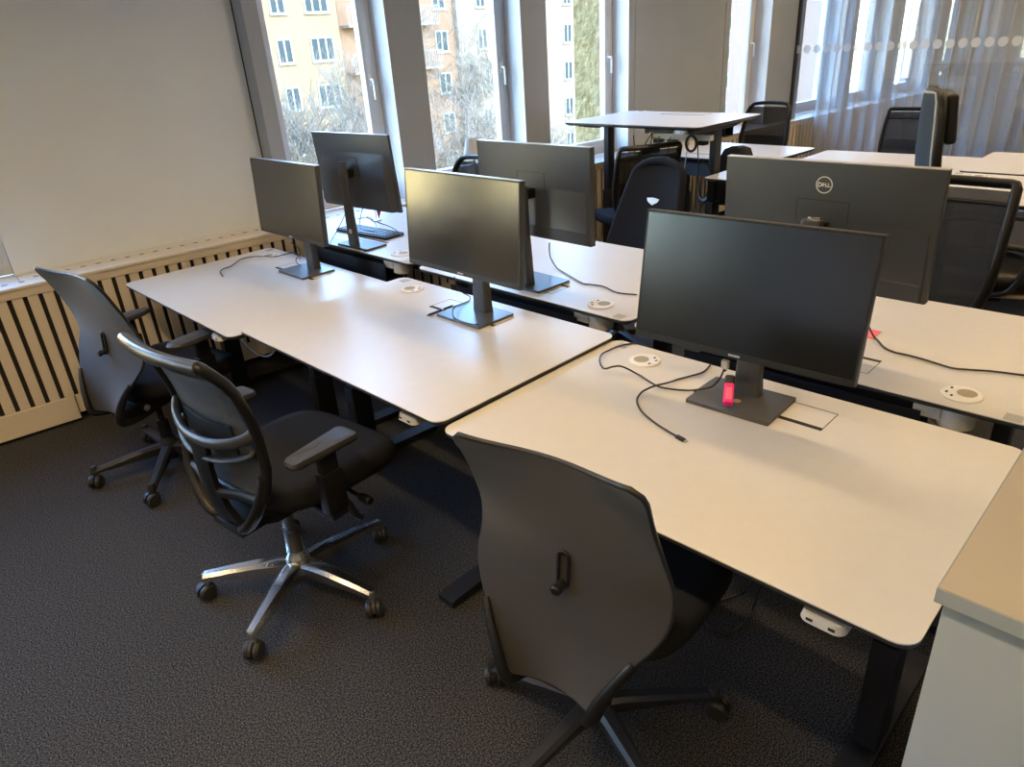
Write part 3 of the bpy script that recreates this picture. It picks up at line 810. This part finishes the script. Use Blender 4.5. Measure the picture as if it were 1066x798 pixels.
def padded_chair(name, label, x, y, yd, a0, tops=1.03, badge=False, m='fabric', lean=8, group=None, low=False):
    """upholstered shell back with rounded top"""
    t = thing(name, label, 'office chair', group=group)
    L = TR(-.14, 0, .45) @ RY(R(-lean)) @ TR(.14, 0, -.45)
    h = tops-.5
    rs = []
    def row(f, off):
        z = .50+h*f
        hw = .262*(1-.40*f**1.1)*(1 if f < .86 else max(.12, math.sqrt(max(0, 1-((f-.86)/.14)**2))))
        out = []
        for j in range(17):
            s = -1+2*j/16
            out.append(L @ V((-.20-.05*f*f+.035*s*s+off, hw*s, z)))
        return out
    fs = [0, .08, .2, .35, .5, .65, .78, .86, .91, .95, .98, 1.0]
    MB().sheet([row(f, 0) for f in fs], .045).build('backrest', M[m], t, 60)
    edge = [row(f, 0)[0] for f in fs]+[row(f, 0)[-1] for f in fs[::-1]]
    MB().tube(edge, .0225, 10).build('back_edge', M[m], t, 60)
    if badge:
        p = row(.60, .026)[8]
        TB = TR(*p) @ RY(R(-lean-3))
        b = MB().add([(0, -.045, .012), (0, 0, .018), (0, .045, .012), (0, .035, -.006), (0, 0, -.024), (0, -.035, -.006)]+[(.003, -.045, .012), (.003, 0, .018), (.003, .045, .012), (.003, .035, -.006), (.003, 0, -.024), (.003, -.035, -.006)],
                     [(0, 1, 2, 3, 4, 5), (11, 10, 9, 8, 7, 6)]+[(i, (i+1) % 6, 6+(i+1) % 6, 6+i) for i in range(6)], TB)
        tag(b.build('badge', M['silver'], t, 0), 'small silver shield badge')
    MB().tube(spline([row(.35, -.03)[8], row(.1, -.045)[8], V((-.18, 0, .40)), V((0, 0, .385))], 6), .024, 10, flat=1.5).build('spine', M['plastic'], t, 60)
    MB().box(-.16, .16, -.09, .09, .36, .41, .01).build('tilt_mechanism', M['plastic'], t, 30)
    seat_cushion(t, -.17, .30, .24, .412, .495, M[m])
    star(t, M['plastic2'], R(a0), 'black', M['plastic'], .37)
    place(t, (x, y, 0), R(yd))
    return t

wing_chair('task_chair', 'mesh-backed winged chair by the radiator cover at the leftmost desk', -.203, -1.787, 11.2, 151, -.029)
wing_chair('task_chair', 'nearest chair, dark winged mesh back toward the camera, black star base', -.014, -4.106, 8.8, 96, -.05, False)
mesh_chair('task_chair', 'mesh chair with a polished aluminium star base between the two winged chairs', -.235, -2.985, 6, 135, 'handle', 'chrome', top=.97, see='meshB', fr=.0175)
mesh_chair('task_chair', 'chair behind the second row whose black rim loop shows above the yellow-lit monitor', 1.90, -1.435, 180, 13, 'round', top=1.00, see='meshC', arms=False)
padded_chair('task_chair', 'plain upholstered chair with a silver shield badge on its tall rounded back', 2.09, -2.59, 172, 10, 1.05, True, lean=13)
mesh_chair('task_chair', 'black framed mesh chair standing under the raised desk', 3.24, -1.87, 58, 40, 'vent', top=.98, see='meshC', arms=False)
mesh_chair('task_chair', 'mesh chair with a slot under its top rail, right of the logo-marked monitor', 2.13, -4.10, 180, 60, 'plain', top=1.03, see='meshB', arms=False, lean=3, fr=.032)
mesh_chair('task_chair', 'round-topped mesh chair at the desk nearest the window wall corner', 5.0, -1.83, 176, 10, 'round', top=1.035, see='meshC', hwt=.2)
mesh_chair('task_chair', 'square-backed dark mesh chair in front of the sheer curtain', 5.32, -2.95, 180, 30, 'plain', top=.97, see='meshB')
# shell chair on wire legs, mostly hidden between the desks
sc_ = thing('shell_chair', 'low shell chair on wire legs peeping out behind the raised desk leg', 'chair')
prof = [(.10, .440), (.08, .452), (.05, .45), (-.02, .44), (-.12, .445), (-.175, .47), (-.195, .53), (-.21, .62), (-.225, .72), (-.24, .81), (-.252, .86), (-.258, .878)]
wids = [.17, .195, .205, .205, .2, .19, .17, .145, .118, .112, .09, .04]
rows = [[V((x+.035*q*q*(i > 5), w_*q, z+.03*q*q*(i <= 5))) for q in (-1, -.7, -.35, 0, .35, .7, 1)] for i, ((x, z), w_) in enumerate(zip(prof, wids))]
MB().sheet(rows, .012).build('shell', M['plastic2'], sc_, 60)
MB().tube([r[0] for r in rows]+[r[-1] for r in rows[::-1]], .008, 8, True).build('shell_rim', M['plastic'], sc_, 60)
for sx, sy in ((1, 1), (1, -1), (-1, 1), (-1, -1)):
    MB().tube(spline([(sx*.05, sy*.08, .43), (sx*.13, sy*.14, .42), (sx*.165, sy*.165, .25), (sx*.19, sy*.19, .008)], 6), .008, 8).build('leg', M['chrome'], sc_, 60)
place(sc_, (4.055, -2.145, 0), R(45))
# tall chair with headrest
hc = thing('executive_chair', 'tall blue-grey chair with headrest and loop arms, seen from the side', 'office chair')
L = RY(R(-7))
rows = []
for f, hw in ((0, .20), (.15, .225), (.4, .235), (.7, .225), (.88, .20), (.96, .17), (1, .12)):
    rows.append([TR(-.19, 0, .47) @ L @ V((-.03*math.sin(f*3)+.03*s*s, hw*s, .865*f)) for s in (-1, -.8, -.4, 0, .4, .8, 1)])
MB().sheet(rows, .045).build('backrest', M['bluefab'], hc, 60)
MB().tube([r[0] for r in rows]+rows[-1][1:-1]+[r[-1] for r in rows[::-1]], .0235, 8).build('back_edge', M['plastic'], hc, 60)
MB().tube([r[0]+V((-.020, -.004, 0)) for r in rows]+[p+V((-.020, 0, .004)) for p in rows[-1][1:-1]]+[r[-1]+V((-.020, .004, 0)) for r in rows[::-1]], .006, 8).build('piping', M['piping'], hc, 60)
MB().box(-.025, .025, -.13, .13, -.11, .11, .022, T=TR(-.19, 0, .47) @ L @ TR(.072, 0, .745), seg=4).build('headrest', M['plastic2'], hc, 60)
seat_cushion(hc, -.17, .33, .25, .44, .53, M['plastic'])
MB().box(-.16, .30, -.235, .235, .425, .44, .006).build('seat_pan', M['wood'], hc, 30)
for s in (-1, 1):
    MB().tube(spline([(-.16, s*.26, .67), (.0, s*.275, .685), (.16, s*.275, .67), (.20, s*.275, .63), (.17, s*.272, .55), (.12, s*.26, .46), (.0, s*.2, .43)], 6), .014, 10).build('loop_arm', M['plastic2'], hc, 60)
MB().box(-.16, .16, -.09, .09, .36, .425, .01).build('tilt_mechanism', M['plastic'], hc, 30)
star(hc, M['plastic2'], R(63), 'black', M['plastic'], .37)
place(hc, (2.985, -4.08, 0), R(-66))

# ------------------------------------------------------------------ cabinet at the right edge
cb = thing('storage_cabinet', 'pale grey storage cabinet with a tan top at the lower right corner', 'cabinet', (0, 0, 0))
CH = 1.05
CX, CY = -.238, -4.8112      # front corner nearest the desks
MB().box(CX+.008, CX+.85, -6.0, CY-.008, .03, CH-.026, .002).build('carcass', M['cab'], cb, 30)
MB().box(CX, CX+.86, -6.01, CY, CH-.022, CH, .002).build('top', M['cabtop'], cb, 30)
tb = MB(); tb.box(CX-.0012, CX-.0002, -6.01, CY+.001, CH-.022, CH-.0012); tb.box(CX, CX+.86, CY+.0002, CY+.0012, CH-.022, CH-.0012)
tb.build('top_edge', M['cab'], cb, 0)
MB().box(CX+.03, CX+.83, -5.98, CY-.03, 0.001, .03).build('plinth', M['dark'], cb, 0)
MB().box(CX+.014, CX+.84, -5.99, CY-.014, CH-.0258, CH-.0222).build('shadow_gap', M['dark'], cb, 0)

# ------------------------------------------------------------------ small things and cables
def cable(name, label, px, r=.0028, m='cable', group=None, plug=None, n=8):
    """px: (px, py, height) of points along the cable as it lies"""
    pts = [at(a, b, z) for a, b, z in px]
    c = spline(pts, n); lo = min(q.z for q in pts)
    for q in c: q.z = max(q.z, lo)
    o = MB().tube(c, r, 8).build(name, M[m], None, 60)
    tag(o, label, 'cable', group)
    if plug:
        a, b = c[plug], c[plug+(1 if plug == 0 else -1)]
        d = (a-b).normalized(); d.z = 0; d.normalize()
        q = d.to_track_quat('X', 'Z').to_matrix().to_4x4()
        MB().box(0, .030, -.006, .006, -.0035, .0035, .002, T=TR(*a) @ q).build('plug', M['plastic'], o, 30)
        MB().box(.030, .038, -.0042, .0042, -.0014, .0014, .0006, T=TR(*a) @ q).build('plug_tip', M['silver'], o, 30)
    return o
z3 = H3+.0045
cable('monitor_cable', 'long black cable looping over the nearest desk to the left of the pink highlighter',
      [(754, 381, H3+.130), (753, 386, H3+.10), (749, 394, H3+.05), (741, 402, H3+.022), (731, 404.5, H3+.018), (721, 406, H3+.012), (712, 406, z3), (697, 404.5, z3+.004), (683, 401, z3+.006), (665, 390, z3), (648, 381.5, z3+.02), (638, 381.5, z3+.03), (629, 383.5, z3+.02), (624.5, 377, z3+.02), (626, 369, z3+.01), (635, 364, z3), (648, 359, z3), (664, 356.5, z3)])
cable('usb_cable', 'black cable with a small plug ending in the middle of the nearest desk',
      [(740, 379, z3), (732, 387, z3), (716, 392, z3), (702, 396, z3), (694, 398.5, z3+.012), (683, 401, z3+.0145), (674, 404.5, z3+.012), (667, 409, z3+.006), (663, 417, z3), (668, 428, z3), (682, 440, z3), (696, 449, z3), (704, 453.5, z3)], plug=-1)
z1 = H1+.0065
cable('monitor_cable', 'black cable curving over the leftmost desk toward its monitor',
      [(232, 287.5, z1), (229.5, 283, z1), (232, 280, z1), (241, 276.5, z1), (250, 270, z1), (262, 267.2, z1+.003), (275, 266.8, z1+.005), (286, 267, z1+.008), (296, 264.8, z1+.010), (305, 262.8, z1+.009), (311, 265, z1+.012), (312.5, 269, z1+.02)], plug=0)
z5 = H5+.0045
cable('monitor_cable', 'black cable trailing from the grey-backed monitor across the second-row desk',
      [(572, 253, H5+.165), (572, 262, H5+.1), (574, 270, H5+.03), (581, 280, z5), (592, 286.5, z5), (606, 294.5, z5), (615, 296, z5), (628, 298, z5), (640, 303.5, z5), (650, 305.5, z5), (663, 306.5, z5)])
z6 = H6+.0045
cable('monitor_cable', 'black cable lying across the desk behind the largest screen',
      [(901, 331, z6+.10), (905, 341, z6+.05), (911, 352, z6), (920, 361, z6), (930, 366, z6), (945, 369.5, z6), (962, 374, z6), (978, 379, z6), (992, 383, z6), (1008, 384.5, z6), (1035, 386.5, z6), (1075, 391.5, z6)])
z2 = H2+.0135
cable('monitor_cable', 'thin black cable coiled on the stand base of the yellow-lit monitor',
      [(473, 288, H2+.12), (475, 297, H2+.07), (481, 304, H2+.04), (489, 308.5, H2+.02), (488, 313, z2), (478, 317, z2), (472, 320, z2), (472, 329, z2), (480, 334, z2), (490, 337, z2), (498, 337.5, z2)], r=.0022)
z4 = H4+.003
for k, (lab, px) in enumerate([
    ('thin cable dropping from the window-side monitor past the desk edge', [(363, 214, H4+.17), (355, 232, H4+.08), (347, 247, H4+.012), (343.5, 252.5, H4+.006)]),
    ('thin cable curling beside the slim column of the window-side monitor', [(378, 215, H4+.17), (375, 228, H4+.08), (376, 238, H4+.045), (390, 241, H4+.045), (391, 233, H4+.06), (384, 226, H4+.09), (372, 228, H4+.08)]),
    ('thin cable arching from the window-side monitor to the keyboard end', [(381, 226, H4+.1), (392, 231, H4+.08), (404, 235, H4+.06), (413, 240, H4+.04), (419, 246, H4+.028)]),
    ('loose cable end lying at the back edge of the keyboard desk', [(388, 251, z4), (390, 256, z4), (386, 260, z4), (379, 261.5, z4)])]):
    cable('monitor_cable', lab, px, r=.0022)
cable('monitor_cable', 'thin cable hanging behind the leftmost monitor beside its stand', [(303, 252, H1+.16), (310, 258, H1+.1), (312, 264, H1+.06), (308, 271, H1+.03), (313, 277, H1+.014)], r=.002)
cable('grey_cable', 'pale cable in the gap behind the nearest desk', [(916, 407, .62), (932, 413, .60), (950, 424, .575), (962, 432, .55)], r=.004, m='cableg')
# connector under the nearest monitor
pl = thing('cable_connector', 'small silver cable connector under the nearest monitor', 'connector', at(755, 379, H3+.152-.014))
MB().box(-.007, .007, -.009, .009, -.012, .012, .002).build('shell', M['silver'], pl, 30)
MB().box(-.004, .004, -.004, .004, -.02, -.012, .001).build('strain_relief', M['plastic'], pl, 30)
# highlighter on the monitor base
hl = thing('highlighter', 'pink highlighter pen with black cap lying on the grey monitor base', 'highlighter', (.568, -4.110, H3+.0225), R(27))
hl.matrix_world = TR(.553, -4.115, H3+.0255) @ RZ(R(27)) @ RY(R(-20))
m = MB(); m.rings([[V((x, y*w, z*w)) for y, z in rrect(-.0135, .0135, -.0085, .0085, .004, 3)] for x, w in ((0, .86), (.004, 1), (.070, 1), (.072, .96))]); m.build('barrel', M['pink'], hl, 35)
m = MB(); m.rings([[V((x, y*w, z*w)) for y, z in rrect(-.0138, .0138, -.0088, .0088, .004, 3)] for x, w in ((.0725, 1), (.098, 1), (.102, .9), (.105, .75))]); m.build('cap', M['plastic'], hl, 35)
MB().box(.01, .055, -.008, .008, .0085, .0088).build('barrel_label', M['postit'], hl, 0)
# pen
pn = thing('ballpoint_pen', 'dark blue ballpoint pen beside the base of the yellow-lit monitor', 'pen', (0, 0, 0))
a, b = at(444, 328.5, H2+.0055), at(469, 319, H2+.0055)
d = b-a; q = TR(*a) @ d.to_track_quat('X', 'Z').to_matrix().to_4x4(); ln = .138
lt = lambda prof: MB().lathe(prof, 14, q @ RY(PI/2))
lt([(.0008, 0), (.0022, .006), (.004, .012), (.0046, .016), (.0046, .065)]).build('barrel', M['blue'], pn, 40)
lt([(.0047, .065), (.0047, .10), (.0045, .13), (.003, .136)]).build('grip', M['plastic'], pn, 40)
lt([(.0049, .075), (.0049, .085)]).build('ring', M['silver'], pn, 40)
# pink note on the desk behind the largest screen
p = at(903, 347, H6)
pk = MB().sheet([[p+V((dx, dy, .002+.010*max(0, dx+.02))) for dy in (-.03, 0, .035)] for dx in (-.035, 0, .035)], .0012)
tag(pk.build('sticky_note', M['postit'], None, 30), 'pink paper note behind the right edge of the nearest monitor', 'note')
# keyboard on the windowside desk
kb = thing('keyboard', 'slim black keyboard lying in front of the window-side monitor', 'keyboard', (1.125, -1.64, H4), R(3))
m = MB(); m.rings([[V((x, y, z)) for x, y in rrect(-.065, .065, -.22, .22, .012)] for z in (.0006, .014)]); 
for i in range(3): pass
m.build('case', M['plastic'], kb, 30)
m = MB()
for i in range(5):
    n = 15
    for j in range(n):
        y0 = -.208+.416*j/n
        m.box(-.055+.022*i, -.055+.022*i+.019, y0+.002, y0+.416/n-.002, .0145, .0185, .001, seg=1)
m.build('keys', M['plastic2'], kb, 30)
# red pennant leaning behind the monitor
rp = thing('table_pennant', 'small red pennant hanging behind the window-side monitor', 'pennant', (1.33, -1.42, H4))
MB().tube([(0, 0, .008), (0, 0, .090)], .003, 8).build('pole', M['silver'], rp, 40)
MB().lathe([(.03, .0005), (.03, .006), (.006, .010)], 20).build('foot', M['silver'], rp, 40)
MB().sheet([[(0.004*k, -.004-.07*s*(1-k/4), .088-.02*k) for s in (0, .5, 1)] for k in (0, 1, 2, 3, 3.7)], .001).build('cloth', M['red'], rp, 30)
# lampshade on the cover shelf behind the round chair
tl = thing('table_lamp', 'small white lamp standing on the radiator shelf at the second window', 'lamp', (2.93, .06, .7575), 0, base=W)
MB().lathe([(.05, .0), (.05, .012), (.012, .02), (.010, .20)], 24).build('base', M['white'], tl, 40)
MB().lathe([(.075, .20), (.045, .325)], 28, cap=False).build('lamp_shade', M['lampshade'], tl, 40)
MB().lathe([(.0, .20), (.022, .22), (.03, .25), (.02, .28), (0, .29)], 16, cap=False).build('bulb', M['white'], tl, 40)
# power bar and hanging cables below the raised desk
pb = thing('power_bar', 'white and black power strip fixed under the raised desk', 'power strip', (0, 0, 0))
o3 = lambda dx, dy, z: V((3.126, -1.313, 0))+RZ(R(-2.2)) @ V((dx, dy, z))
TT = TR(3.126, -1.313, 0) @ RZ(R(-2.2))
MB().box(.30, .345, -1.05, -.55, .985, 1.022, .004, T=TT).build('strip', M['white'], pb, 30)
for yy in (-.62, -.74, -.98): MB().box(.295, .35, yy-.03, yy+.03, .955, .984, .006, T=TT).build('adapter_plug', M['plastic'], pb, 30)
rnd = random.Random(5)
for k, (y0, y1, z1_, mm) in enumerate(((-.43, -.53, .92, 'cable'), (-.66, -.64, .62, 'cable'), (-.76, -.74, .55, 'cable'), (-.9, -.86, .30, 'cableg'), (-.96, -1.02, .66, 'cable'))):
    pts = [o3(.28, y0, 1.0), o3(.26, y0*.6+y1*.4, .95-.1*(k == 0)), o3(.25, y1, z1_), o3(.27, y1-.04, z1_-.02), o3(.28, y1-.06, z1_+.1), o3(.28, y0-.05, .86)]
    if k == 3: pts = [o3(.28, y0, 1.0), o3(.27, y0+.02, .8), o3(.30, y1, .5), o3(.33, y1-.05, .2), o3(.36, y1-.05, .012)]
    tag(MB().tube(spline(pts, 8), .0042, 6).build('hanging_cable', M[mm], None, 60),
        ['short cable loop at the window end under the raised desk', 'cable hanging in a long loop left of centre under the raised desk', 'cable hanging in a long loop in the middle under the raised desk', 'pale cable dropping to the floor under the raised desk', 'cable loop beside the right leg under the raised desk'][k], 'cable', 'cables under the raised desk')
m = MB().tube([o3(.26, -.93+.04*math.cos(2*PI*k/20), 1.0+.05*math.sin(2*PI*k/20)-.03) for k in range(20)], .009, 8, True)
tag(m.build('cable_coil', M['cable'], None, 60), 'black coil of cable tied under the raised desk', 'cable')
# cables under the front desks
def floor_cable(label, pts, r=.004, m='cable'):
    tag(MB().tube(spline(pts, 8), r, 8).build('floor_cable', M[m], None, 60), label, 'cable')
floor_cable('black cable loop on the carpet below the nearest desk', [at(*q) for q in ((796, 598, .40), (791, 612, .2), (786, 628, .03), (777, 645, .006), (760, 658, .006), (742, 655, .006), (733, 642, .006), (741, 628, .006), (760, 622, .012), (778, 614, .05), (784, 600, .3), (780, 594, .45))])
floor_cable('cable sagging under the middle desk', [(.55, -2.62, .60), (.52, -2.7, .38), (.5, -2.85, .33), (.52, -3.0, .4), (.58, -3.1, .60)], .003)
floor_cable('pale cable sagging under the leftmost desk', [(.28, -1.55, .62), (.26, -1.75, .45), (.28, -1.95, .42), (.33, -2.1, .60)], .004, 'cableg')
hk = thing('cable_hook', 'pale grey oval hanger under the middle desk', 'hook', (0, 0, 0))
MB().tube([(.30, -2.88+.022*math.cos(2*PI*k/24), .56+.045*math.sin(2*PI*k/24)) for k in range(24)], .012, 8, True).build('ring', M['white'], hk, 60)
MB().box(.296, .304, -2.886, -2.874, .605, H2-.066).build('strap', M['white'], hk, 0)

# ------------------------------------------------------------------ ceiling lamps (above the picture)
def lamp(u_x, y, label, p):
    t = thing('ceiling_lamp', label, 'ceiling lamp', (u_x, y, CEIL), 0, 'linear ceiling lamps')
    MB().box(-.05, .05, -.75, .75, -.055, -.001, .004).build('housing', M['lampbody'], t, 30)
    MB().box(-.042, .042, -.74, .74, -.058, -.0555).build('diffuser', M['diffuser'], t, 0)
    ld = bpy.data.lights.new('lamp_light', 'AREA'); ld.shape = 'RECTANGLE'; ld.size = .08; ld.size_y = 1.48
    ld.energy = p; ld.color = (1, .70, .365); ld.spread = R(150)
    lo = bpy.data.objects.new('lamp_light', ld); C.objects.link(lo); lo.parent = t; lo.location = (0, 0, -.0595)
LP = 12.5
lamp(8.7, -3.4, 'unseen lamp added in the next room to brighten the curtain, window side', LP); lamp(8.7, -5.4, 'unseen lamp added in the next room to brighten the curtain, inner side', LP)  # both lamps are added out of view to lighten the curtain
for x in (-7.3, -5.6, -3.4, -.95, 1.35, 3.6, 5.8):  # three leftmost rows are added to brighten the left end for screen reflections
    for y, w in ((-2.6, 'windows'), (-4.3, 'aisle'), (-6.5, 'back wall')):
        lamp(x, y, 'ceiling lamp, %s row from the left end, on the side of the %s' % (('added first', 'added second', 'added third', 'fourth', 'fifth', 'sixth')[(-7.3, -5.6, -3.4, -.95, 1.35, 3.6, 5.8).index(x)] if x < 5 else 'last', w), LP*{1.35: .55, 3.6: .8, -7.3: 1.3, -.95: 1.28}.get(x, 1))

# ------------------------------------------------------------------ outside
CU, CO = -.152, -4.065
def S(u20, z20, off=40.0):
    k = (off-CO)/(20-CO)
    return CU+(u20-CU)*k, 1.661+(z20-1.661)*k
def building(label, m, u0, u1, off, cols, rows, depth=8, zlo=-9, zhi=14, balc=()):
    t = thing('apartment_building', label, 'building', base=W)
    MB().box(u0, u1, off, off+depth, zlo, zhi).build('facade', m, t, 0)
    for (a, b) in cols:
        for (z0, z1) in rows:
            f = MB(); g = .09
            f.box(a, b, off-.06, off-.001, z0, z0+g); f.box(a, b, off-.06, off-.001, z1-g, z1)
            f.box(a, a+g, off-.06, off-.001, z0+g, z1-g); f.box(b-g, b, off-.06, off-.001, z0+g, z1-g)
            n = 2 if b-a < 1.3 else 3
            for i in range(1, n): f.box(a+(b-a)*i/n-.05, a+(b-a)*i/n+.05, off-.06, off-.001, z0+g, z1-g)
            f.box(a-.08, b+.08, off-.14, off-.001, z0-.06, z0)
            fo = f.build('window', M['outframe'], t, 0)
            MB().box(a+g, b-g, off-.02, off-.0015, z0+g, z1-g).build('pane', M['outglass'], fo, 0)
    for (a, b, z) in balc:
        s = MB().box(a, b, off-1.1, off-.001, z-.15, z)
        bo = s.build('balcony', M['whiter'], t, 0)
        r = MB()
        r.box(a, b, off-1.1, off-1.06, z+.95, z+1.0)
        n = int((b-a)/.14)
        for i in range(n+1): r.box(a+(b-a)*i/n-.015, a+(b-a)*i/n+.015, off-1.095, off-1.065, z, z+.95)
        r.build('railing', M['iron'], bo, 0)
    return t
rowsA = [(1.31+2.63*k, 2.66+2.63*k) for k in (-3, -2, -1, 0, 1, 2)]
building('sunlit cream apartment building seen through the first window', M['cream'], 6, 23.27, 40, [(13.2, 14.2), (16.3, 17.3), (19.05, 20.0), (21.2, 22.75)], rowsA)
building('apartment building in shaded peach with balconies seen through the second window', M['peach'], 23.3, 32.27, 40.4, [(25.0, 26.2), (30.6, 31.65)], rowsA, balc=((23.6, 24.8, .55), (23.6, 24.8, 3.2), (28.2, 30.35, 3.15), (28.2, 30.35, .52)))
building('pale apartment building right of the peach one', M['whiter'], 32.3, 53.97, 40.0, [(33.95, 34.8), (37, 38), (42.3, 43.2), (46, 47)], rowsA)
building('pinkish apartment building seen through the fourth window', M['pinkr'], 54, 90, 41.0, [(58, 59.2), (61.5, 62.7), (64.7, 65.8), (68.5, 69.6), (72, 73)], rowsA)
building('unseen yellow building added and brightened for the reflection in the middle screen', M['yellow'], -70, 5.9, 42.0, [(-30, -28.8), (-22, -20.8), (-14, -12.8), (-6, -4.8)], rowsA)  # added out of view as a bright reflection for the middle screen
wg = MB().box(4.70, 5.55, OUT+.01, .84, -9, 12)
tag(wg.build('outer_wall_pier', M['ochre'], None, 0, W), 'rough ochre rendered pier just outside the third window', 'pier')
tag(MB().box(-40, 110, .9, 60, -9.2, -9).build('ground_courtyard', M['asphalt'], None, 0, W), None, None, None, 'structure')
def tree(label, u, off, h, seed, rmax, trunk=.45):
    rnd = random.Random(seed)
    t = thing('bare_tree', label, 'tree', (u, off, -9), 0, 'bare courtyard trees', base=W)
    tr, tw = MB(), MB()
    def grow(p, d, ln, r, lev):
        n = 4; pts = [p]; dd = d.copy()
        for i in range(n):
            q = pts[-1]; rr = math.hypot(q.x, q.y)
            pull = max(0, rr-rmax*.55)/rmax*2.4
            dd = (dd+V((rnd.uniform(-.25, .25)-q.x/max(rr, .01)*pull, rnd.uniform(-.25, .25)-q.y/max(rr, .01)*pull, rnd.uniform(-.05, .16)))).normalized()
            nx = q+dd*ln/n; k = math.hypot(nx.x, nx.y)
            if k > rmax: nx.x *= rmax/k; nx.y *= rmax/k
            pts.append(nx)
        rad = [max(.0045, r*(1-.5*i/n)) for i in range(n+1)]
        (tr if lev < 2 else tw).tube(pts, rad, 6 if lev < 2 else (4 if lev < 3 else 3))
        if lev >= 5: return
        k = (11, 5, 5, 4, 4)[lev]
        for i in range(k):
            q = pts[rnd.randint(2 if lev else 2, n)]
            a = rnd.uniform(0, 2*PI); sp = rnd.uniform(.5, 1.1)
            nd = (dd+V((math.cos(a)*sp, math.sin(a)*sp, rnd.uniform(-.2, .4)))).normalized()
            grow(q, nd, ln*(rnd.uniform(.5, .75) if lev else rnd.uniform(.24, .38)), r*.42, lev+1)
    grow(V((0, 0, 0)), V((0, 0, 1)), h*trunk*1.6, .10, 0)
    tr.build('trunk', M['bark'], t, 60)
    o = tw.build('twigs', M['leaf'], t, 0); o['kind'] = 'stuff'
    return t
tree('bare tree filling the lower part of the first window', 5.9, 8.5, 7.9, 11, 1.45, .5)
tree('bare tree filling the lower part of the second window', 8.95, 8.7, 7.7, 23, 1.4, .5)
tree('bare tree low behind the third window', 12.0, 8.9, 7.0, 31, 1.4, .5)
tree('taller bare tree behind, at the right side of the first window', 11.0, 16, 9.3, 5, 1.9, .5)
tree('taller pale bare tree behind, in the second window', 15.2, 17, 9.2, 8, 1.9, .5)

# ------------------------------------------------------------------ light
wd = bpy.data.worlds.new('sky'); bpy.context.scene.world = wd; wd.use_nodes = True
N, Lk = wd.node_tree.nodes, wd.node_tree.links
sky = N.new('ShaderNodeTexSky'); sky.sky_type = 'NISHITA'; sky.sun_disc = False
sky.sun_elevation = R(28); sky.sun_rotation = R(180); sky.air_density = 1.0; sky.dust_density = .6; sky.ozone_density = 2.0
tint = N.new('ShaderNodeMix'); tint.data_type = 'RGBA'; tint.blend_type = 'MULTIPLY'; tint.inputs[0].default_value = 1
tint.inputs[7].default_value = (.80, .955, 1.05, 1)
Lk.new(sky.outputs[0], tint.inputs[6]); Lk.new(tint.outputs[2], N['Background'].inputs[0]); N['Background'].inputs[1].default_value = 4.4
sl = bpy.data.lights.new('sun', 'SUN'); sl.energy = 14.0; sl.angle = R(.6); sl.color = (1, .90, .74)
so = bpy.data.objects.new('sun', sl); C.objects.link(so)
nw = (W.to_3x3() @ V((.55, .75, 0))).normalized()
so.rotation_mode = 'QUATERNION'; so.rotation_quaternion = (V((nw.x, nw.y, -.55)).normalized()).to_track_quat('-Z', 'Y')
sc = bpy.context.scene
sc.view_settings.view_transform = 'Standard'; sc.view_settings.look = 'None'
sc.view_settings.gamma = 1; sc.view_settings.use_curve_mapping = False
sc.view_settings.exposure = 0.27
sc.cycles.use_denoising = True
sc.cycles.max_bounces = 10; sc.cycles.transparent_max_bounces = 24
sc.cycles.caustics_reflective = False; sc.cycles.caustics_refractive = False
sc.cycles.sample_clamp_indirect = 6
